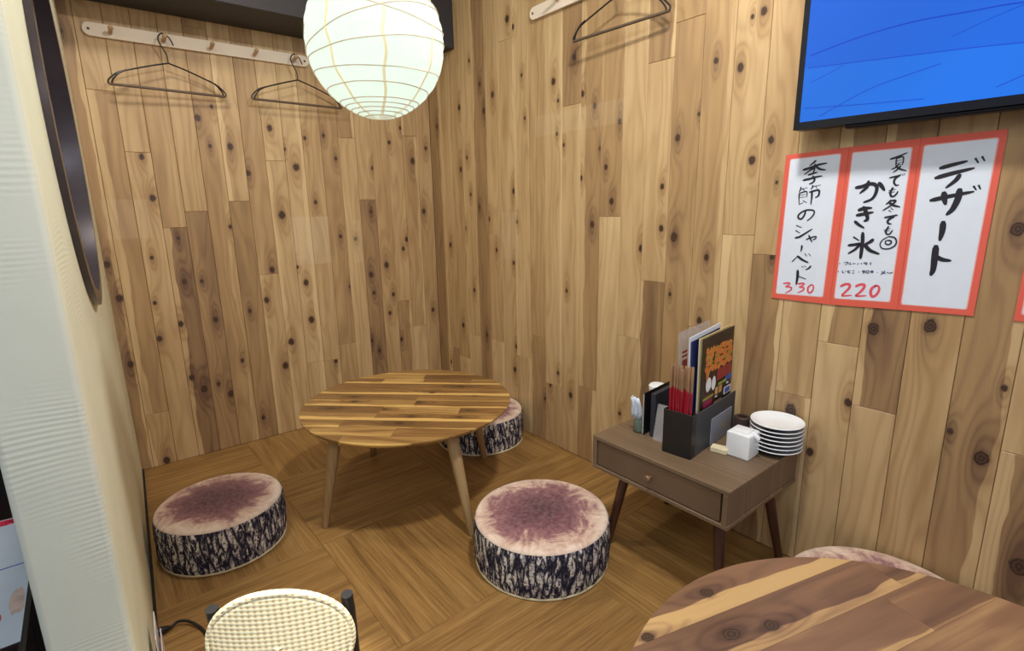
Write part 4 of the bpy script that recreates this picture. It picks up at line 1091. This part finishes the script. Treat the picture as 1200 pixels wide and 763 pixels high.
hg = make_hanger('dark wire coat hanger on the left rail, the one nearer the partition')
hg.location = (-1.170, -0.052, 1.7115)
hg.rotation_euler = (0, 0, 0.06)
h2 = make_hanger('dark wire coat hanger on the left rail, beside the paper lantern', hg)
h2.location = (-0.688, -0.052, 1.7115)
h2.rotation_euler = (0, 0.0, 0.02)
h3 = make_hanger('dark wire coat hanger on the right-hand wall, top cut by the picture edge', hg)
h3.location = (-0.052, -1.312, 1.8195)
h3.rotation_euler = (0, 0.0, -PI / 2 + 0.05)

# ---------------------------------------------------------------- paper lantern
LC = Vector((-1.0194, -1.526, 1.367))
lan = thing('paper_lantern', 'glowing round white paper lantern with thin hoops', 'lantern', LC)
RL = 0.1315


def prof_r(t):
    """t -1 (bottom) .. 1 (top)"""
    z = t * 0.140
    q = abs(t)
    r = RL * (max(1 - q ** 2.15, 0)) ** 0.60
    return r, z


NS = 48
prof = []
for k in range(NS + 1):
    t = -0.962 + 1.924 * k / NS
    r, z = prof_r(t)
    prof.append((r * (1 + 0.006 * math.sin(k * 1.35)), z))
mb = MB().lathe(prof, 96, cap0=False, cap1=False)
rs = random.Random(9)
for v in mb.v:
    a = math.atan2(v.y, v.x)
    k = 1 + 0.010 * math.cos(8 * a + 0.5) + 0.006 * math.sin(21 * a + 40 * v.z)
    v.x *= k
    v.y *= k
mb.build('paper_shade', M_washi, lan, angle=60)
hoops = MB()
for (t0, tilt, ph) in ((0.72, .05, 1.0), (0.5, -.22, 0.3), (0.34, 0.24, 2.2), (0.06, 0.30, 5.4), (-0.15, 0.12, 5.9), (-0.42, 0.05, 1.2), (-0.66, 0.03, 4.0), (-0.79, 0.0, 0), (-0.84, 0.0, 0), (-0.885, 0.0, 0), (-0.925, 0, 0), (-0.962, 0, 0), (0.9, 0, 0), (0.96, 0, 0)):
    pts = []
    for k in range(72):
        a = 2 * PI * k / 72
        t = max(-0.962, min(0.962, t0 + tilt * math.cos(a - ph)))
        r, z = prof_r(t)
        r *= 1 + 0.010 * math.cos(8 * a + 0.5)
        r += 0.0012
        pts.append((r * math.cos(a), r * math.sin(a), z))
    hoops.tube(pts, 0.0011, 6, closed=True)
M_hoop = plain('bamboo_hoop', lin(196, 178, 150), 0.6)
M_hoop.node_tree.nodes['Principled BSDF'].inputs['Emission Color'].default_value = (1.0, 0.88, 0.72, 1)
M_hoop.node_tree.nodes['Principled BSDF'].inputs['Emission Strength'].default_value = 0.16
hoops.build('bamboo_hoops', M_hoop, lan)
seams = MB()
for q in range(8):
    a = 2 * PI * q / 8 + 0.45
    vs, fs = [], []
    for k in range(31):
        t = -0.96 + 1.92 * k / 30
        r, z = prof_r(t)
        r *= 1 + 0.010 * math.cos(8 * a + 0.5)
        r += 0.0016
        wv = 0.02 * math.sin(k * 0.9 + q)
        for s in (-1, 1):
            aa = a + wv + s * 0.0028 / max(r, 0.03)
            vs.append((r * math.cos(aa), r * math.sin(aa), z))
    for k in range(30):
        fs.append((2 * k, 2 * k + 1, 2 * k + 3, 2 * k + 2))
    seams.add(vs, fs)
se = NT('yellowed_paper_seam')
se.b.inputs['Emission Color'].default_value = (1.0, 0.93, 0.62, 1)
se.b.inputs['Emission Strength'].default_value = 0.42
se.set(lin(226, 212, 160), 0.8)
seams.build('paper_seams', se.mat, lan)
MB().lathe([(0.020, -0.028), (0.026, -0.012), (0.026, 0.012), (0.012, 0.034)], 24).build('bulb', M_bulb, lan)
MB().tube([(0, 0, 0.035), (0, 0, 0.40), (0, 0, H_CEIL - LC.z - 0.002)], 0.003, 8).build('cord', M_black, lan)

# ---------------------------------------------------------------- television
tv = thing('television', 'wall-mounted television with a bright blue screen', 'television', (-0.03, -2.285, 1.44))
# local: x towards the room is negative
yl, yr, zb, zt = 0.368, -0.368, -0.212, 0.22
cs = MB()
cs.box((-0.0445, yr, zb), (-0.005, yl, zt), 0.004)
M_tv = plain('navy_black_gloss', lin(14, 16, 28), 0.3, spec=0.3)
cs.build('housing', M_tv, tv)
bz = MB()
bz.box((-0.0475, yl - 0.0135, zb), (-0.0446, yl, zt))
bz.box((-0.0475, yr, zb), (-0.0446, yr + 0.009, zt))
bz.box((-0.0475, yr + 0.009, zb), (-0.0446, yl - 0.0135, zb + 0.018))
bz.box((-0.0475, yr + 0.009, zt - 0.009), (-0.0446, yl - 0.0135, zt))
bz.build('bezel', M_tv, tv, smooth=False)
MB().add([(-0.0462, yl - 0.0135, zb + 0.018), (-0.0462, yl - 0.0135, zt - 0.009), (-0.0462, yr + 0.009, zt - 0.009), (-0.0462, yr + 0.009, zb + 0.018)], [(3, 2, 1, 0)]).build('screen', M_screen, tv, smooth=False)
MB().box((-0.040, yr + 0.30, zb - 0.008), (-0.010, yl - 0.115, zb + 0.001), 0.003).build('lower_cover', M_tv, tv)
MB().box((-0.0048, -0.15, -0.12), (0.0285, 0.15, 0.12)).build('wall_bracket', M_black, tv, smooth=False)
ORG = Vector((-0.03, -2.285, 1.44))
sy0, sy1 = yl - 0.01352, yr + 0.0092


def ribbon(pts, w, taper=True):
    """flat brush stroke in a plane, returns 2-D quads (left/right points)"""
    P = spline([(p_[0], p_[1], 0) for p_ in pts], 5)
    L, Rr = [], []
    n = len(P)
    for i in range(n):
        t = (P[min(i + 1, n - 1)] - P[max(i - 1, 0)])
        t = t.normalized() if t.length > 1e-9 else Vector((1, 0, 0))
        nx = Vector((-t.y, t.x, 0))
        s = i / max(n - 1, 1)
        k = 1.0
        if taper:
            k = 0.72 + 0.28 * math.cos((s - 0.25) * 2.6)
            if i == 0 or i == n - 1:
                k *= 0.55
        L.append(P[i] + nx * w / 2 * k)
        Rr.append(P[i] - nx * w / 2 * k)
    if taper:   # rounded ends
        t0 = (P[0] - P[1]).normalized() * w * 0.28
        t1 = (P[-1] - P[-2]).normalized() * w * 0.28
        L[0] += t0; Rr[0] += t0; L[-1] += t1; Rr[-1] += t1
    return L, Rr


# wallpaper on the screen: a paler lower field and thin lines
ext = lambda pts: [(pts[0][0] + 0.004, pts[0][1])] + pts[1:] + [(sy1 + ORG.y, pts[-1][1] + (pts[-1][1] - pts[-2][1]) * 3)]
low = [(-1.9375, 1.371)] + TVLINES[1][1][1:] + [(sy1 + ORG.y, 1.300)]
poly = [(sy0 + ORG.y, zb + 0.0185 + ORG.z), (sy0 + ORG.y, 1.372)] + low[1:] + [(sy1 + ORG.y, zb + 0.0185 + ORG.z)]
MB().add([(-0.0464, a - ORG.y, b - ORG.z) for a, b in poly], [tuple(range(len(poly)))]).build('screen_band', M_screen_hi, tv, smooth=False)
sl = MB()
for wpx, pts in TVLINES:
    pts = [(min(a, sy0 + ORG.y - 0.0005), max(b, zb + 0.0195 + ORG.z)) for a, b in pts]
    if wpx == 3:
        pts = pts + [(-2.5, 1.385), (-2.62, 1.35)]
    L_, R_ = ribbon(pts, 0.0008 * wpx, False)
    n_ = len(L_)
    vs = [(-0.0467, p_.x - ORG.y, p_.y - ORG.z) for p_ in L_] + [(-0.0467, p_.x - ORG.y, p_.y - ORG.z) for p_ in R_]
    sl.add(vs, [(i, i + 1, n_ + i + 1, n_ + i) for i in range(n_ - 1)])
sl.build('screen_lines', M_screen_line, tv, smooth=False)

# ---------------------------------------------------------------- handwritten notices
NL = ['red-bordered notice for seasonal sherbet at 330, left of the three', 'red-bordered notice for shaved ice at 220, middle of the three',
      'red-bordered dessert notice with four large characters, right of the three', 'red-bordered notice at the right picture edge, only a corner showing']
for i, O_ in enumerate(OUTERS):
    if i == 3:
        O_ = [(-2.3815, 0.90), (-2.53, 0.905), (-2.529, 0.800), (-2.3808, 0.795)]
        O_ = [(-2.3830, 1.19), (-2.53, 1.195), (-2.529, 0.800), (-2.3808, 0.795)]
    o = MB()
    g = 0.0006 if i in (1, 2) else 0.0
    fr_ = [(-0.0030, O_[0][0] - g, O_[0][1]), (-0.0030, O_[1][0], O_[1][1]), (-0.0030, O_[2][0], O_[2][1]), (-0.0030, O_[3][0] - g, O_[3][1])]
    bk = [(-0.0012, p_[1], p_[2]) for p_ in fr_]
    o.add(fr_ + bk, [(3, 2, 1, 0), (4, 5, 6, 7), (0, 1, 5, 4), (1, 2, 6, 5), (2, 3, 7, 6), (3, 0, 4, 7)])
    ob = o.build('notice', M_red_print, smooth=False)
    tag(ob, NL[i], 'notice', 'red-bordered notices under the television')
    if i < 3:
        Wq = WHITES[i]
    else:
        Wq = [(-2.394, 1.175), (-2.516, 1.18), (-2.515, 0.815), (-2.3925, 0.811)]
    cxm = sum(p_[0] for p_ in Wq) / 4
    czm = sum(p_[1] for p_ in Wq) / 4
    for nm, gr, xx, mt in (('print_edge', 0.0022, -0.0033, M_pink_print), ('white_field', 0.0, -0.0036, M_paper)):
        q = []
        for (a, b) in Wq:
            sx = 1 if a > cxm else -1
            sz = 1 if b > czm else -1
            c0 = (a + sx * gr, b + sz * gr)
            rr = 0.005
            q.append((c0, sx, sz, rr))
        pts = []
        for (c0, sx, sz, rr) in q:
            e = (c0[0] - sx * rr, c0[1] - sz * rr)
            arc = [(e[0] + sx * rr * math.cos(t * PI / 8), e[1] + sz * rr * math.sin(t * PI / 8)) for t in range(5)]
            # keep going round in one direction: TL, TR, BR, BL as seen from the room
            if (sx > 0) != (sz > 0):
                arc = arc[::-1]
            pts += arc
        MB().add([(xx, a, b) for a, b in pts], [tuple(range(len(pts)))[::-1]]).build(nm, mt, ob, smooth=False)
    # lettering
    ylo, yhi = min(p_[0] for p_ in O_), max(p_[0] for p_ in O_)
    for col, nm, mt in (('k', 'brush_lettering', M_ink), ('r', 'red_price', M_ink_red), ('b', 'small_writing', M_ink_blue)):
        lt = MB()
        c = 0
        for (cc, wd, pts) in STROKES:
            m_ = sum(p_[0] for p_ in pts) / len(pts)
            if cc != col or not (ylo <= m_ < yhi):
                continue
            L_, R_ = ribbon(pts, wd * 0.86, col != 'b')
            n_ = len(L_)
            xx = -0.0040 - 0.00002 * c
            lt.add([(xx, p_.x, p_.y) for p_ in L_] + [(xx, p_.x, p_.y) for p_ in R_], [(k, k + 1, n_ + k + 1, n_ + k) for k in range(n_ - 1)])
            c += 1
        if c:
            lt.build(nm, mt, ob, smooth=False)

# ---------------------------------------------------------------- cane-backed chair in the foreground
ch = thing('cane_chair', 'small chair with a pale woven cane back between two black posts', 'chair', (-1.345, -1.66, Z_MAIN), math.atan2(-0.132, 0.219))
# local x along the back (left post to right post), local -y towards the viewer, local z up from main floor
ZB = 0.362 - Z_MAIN
hw = 0.116
for s in (-1, 1):
    MB().tube([(s * hw, 0.01, 0.0), (s * hw, 0.015, 0.33), (s * hw, 0.005, ZB - 0.03), (s * hw, 0.0, ZB + 0.004)], [0.011, 0.0125, 0.0115, 0.0105], 20).build('back_post', M_black, ch)
    MB().tube([(s * hw, -0.27, 0.0), (s * hw, -0.265, 0.335)], [0.010, 0.0125], 18).build('front_leg', M_black, ch)
MB().box((-0.145, -0.285, 0.335), (0.145, 0.0, 0.357), 0.006, seg=2).build('seat', M_cane, ch)
MB().tube([(-hw, 0.012, 0.42), (hw, 0.012, 0.42)], 0.008, 12).build('crossbar', M_black, ch)
vs, fs = [], []
NA, NR = 64, 10
cz0, rx, rz = ZB - 0.064, 0.123, 0.113
for j in range(NR + 1):
    for i in range(NA):
        a = 2 * PI * i / NA
        q = j / NR
        x = rx * q * math.cos(a)
        z = cz0 + rz * q * math.sin(a)
        y = -0.020 - 0.020 * (1 - (x / rx) ** 2) + 0.03 * (z - cz0) * 0
        vs.append((x, y, z))
for j in range(NR):
    for i in range(NA):
        a, b = j * NA + i, j * NA + (i + 1) % NA
        fs.append((a, b, b + NA, a + NA))
cp = MB().add(vs, fs).build('cane_back', M_cane, ch, angle=60)
so = cp.modifiers.new('thick', 'SOLIDIFY')
so.thickness = 0.010
so.offset = 1
MB().tube([(rx * math.cos(2 * PI * i / 72), -0.0155 - 0.020 * (1 - math.cos(2 * PI * i / 72) ** 2), cz0 + rz * math.sin(2 * PI * i / 72)) for i in range(72)], 0.0062, 10, closed=True).build('cane_rim', M_cane, cp)

# cable beside the partition
cab_ = thing('power_cable', 'black cable with a plug, running from the partition foot behind the chair', 'cable')
MB().tube(spline([(-1.498, -1.098, 0.006), (-1.478, -1.094, 0.012), (-1.455, -1.112, 0.010), (-1.433, -1.160, 0.0045), (-1.42, -1.25, 0.0045), (-1.38, -1.36, 0.0045), (-1.33, -1.44, 0.0045)], 8), 0.0036, 10).build('cord', M_black, cab_)
MB().tube([(-1.527, -1.103, 0.011), (-1.515, -1.101, 0.011), (-1.498, -1.098, 0.008)], [0.0105, 0.010, 0.0055], 12).build('plug', M_black, cab_)
ws = thing('card_holder', 'milky plastic card holder standing against the foot of the partition', 'card holder', (-1.5335, -1.33, 0.0), ang)
MB().box((-0.055, 0.004, 0.0), (0.045, 0.0065, 0.190), 0.0008).build('back_sheet', M_milky, ws)
MB().box((-0.045, 0.011, 0.0), (0.060, 0.013, 0.150), 0.0008).build('front_sheet', M_milky, ws)
MB().box((-0.045, 0.0066, 0.0), (0.045, 0.0109, 0.003)).build('foot', M_milky, ws)

# table and menu sheet in the room beyond the partition
nt = thing('lacquer_table', 'dark lacquered table beyond the partition, cut by the left picture edge', 'table', (-2.12, -1.05, Z_MAIN))
MB().box((-0.45, -0.42, 0.624), (0.40, 0.40, 0.654), 0.004).build('tabletop', M_table_dark, nt)
for sx in (-0.38, 0.34):
    for sy in (-0.36, 0.34):
        MB().box((sx - 0.02, sy - 0.02, 0.0), (sx + 0.02, sy + 0.02, 0.6238), 0.003).build('leg', M_table_dark, nt)
sh = MB().box((-2.10, -1.362, 0.2945), (-1.722, -0.806, 0.2955)).build('menu_sheet', M_paper, smooth=False)
tag(sh, 'large white menu sheet with a red strip and red dot on the dark table', 'menu')
MB().box((-2.10, -0.842, 0.2956), (-1.722, -0.812, 0.2960)).build('red_strip', plain('red_white_pattern', lin(216, 50, 80), 0.5, var=0.7, scale=110), sh, smooth=False)
MB().box((-2.10, -1.070, 0.2956), (-1.722, -1.066, 0.2960)).build('blue_line', plain('blue_line_print', lin(90, 96, 190), 0.5), sh, smooth=False)
MB().prism(blob(-1.775, -1.265, 0.020, 0.032, 24), 0.2956, 0.2960).build('red_dot', M_ink_red, sh, smooth=False)
MB().prism(blob(-1.735, -1.22, 0.012, 0.05, 16, 0.2, random.Random(3)), 0.2956, 0.2959).build('pale_food_print', plain('pale_food_print', lin(226, 200, 190), 0.5, var=0.2), sh, smooth=False)
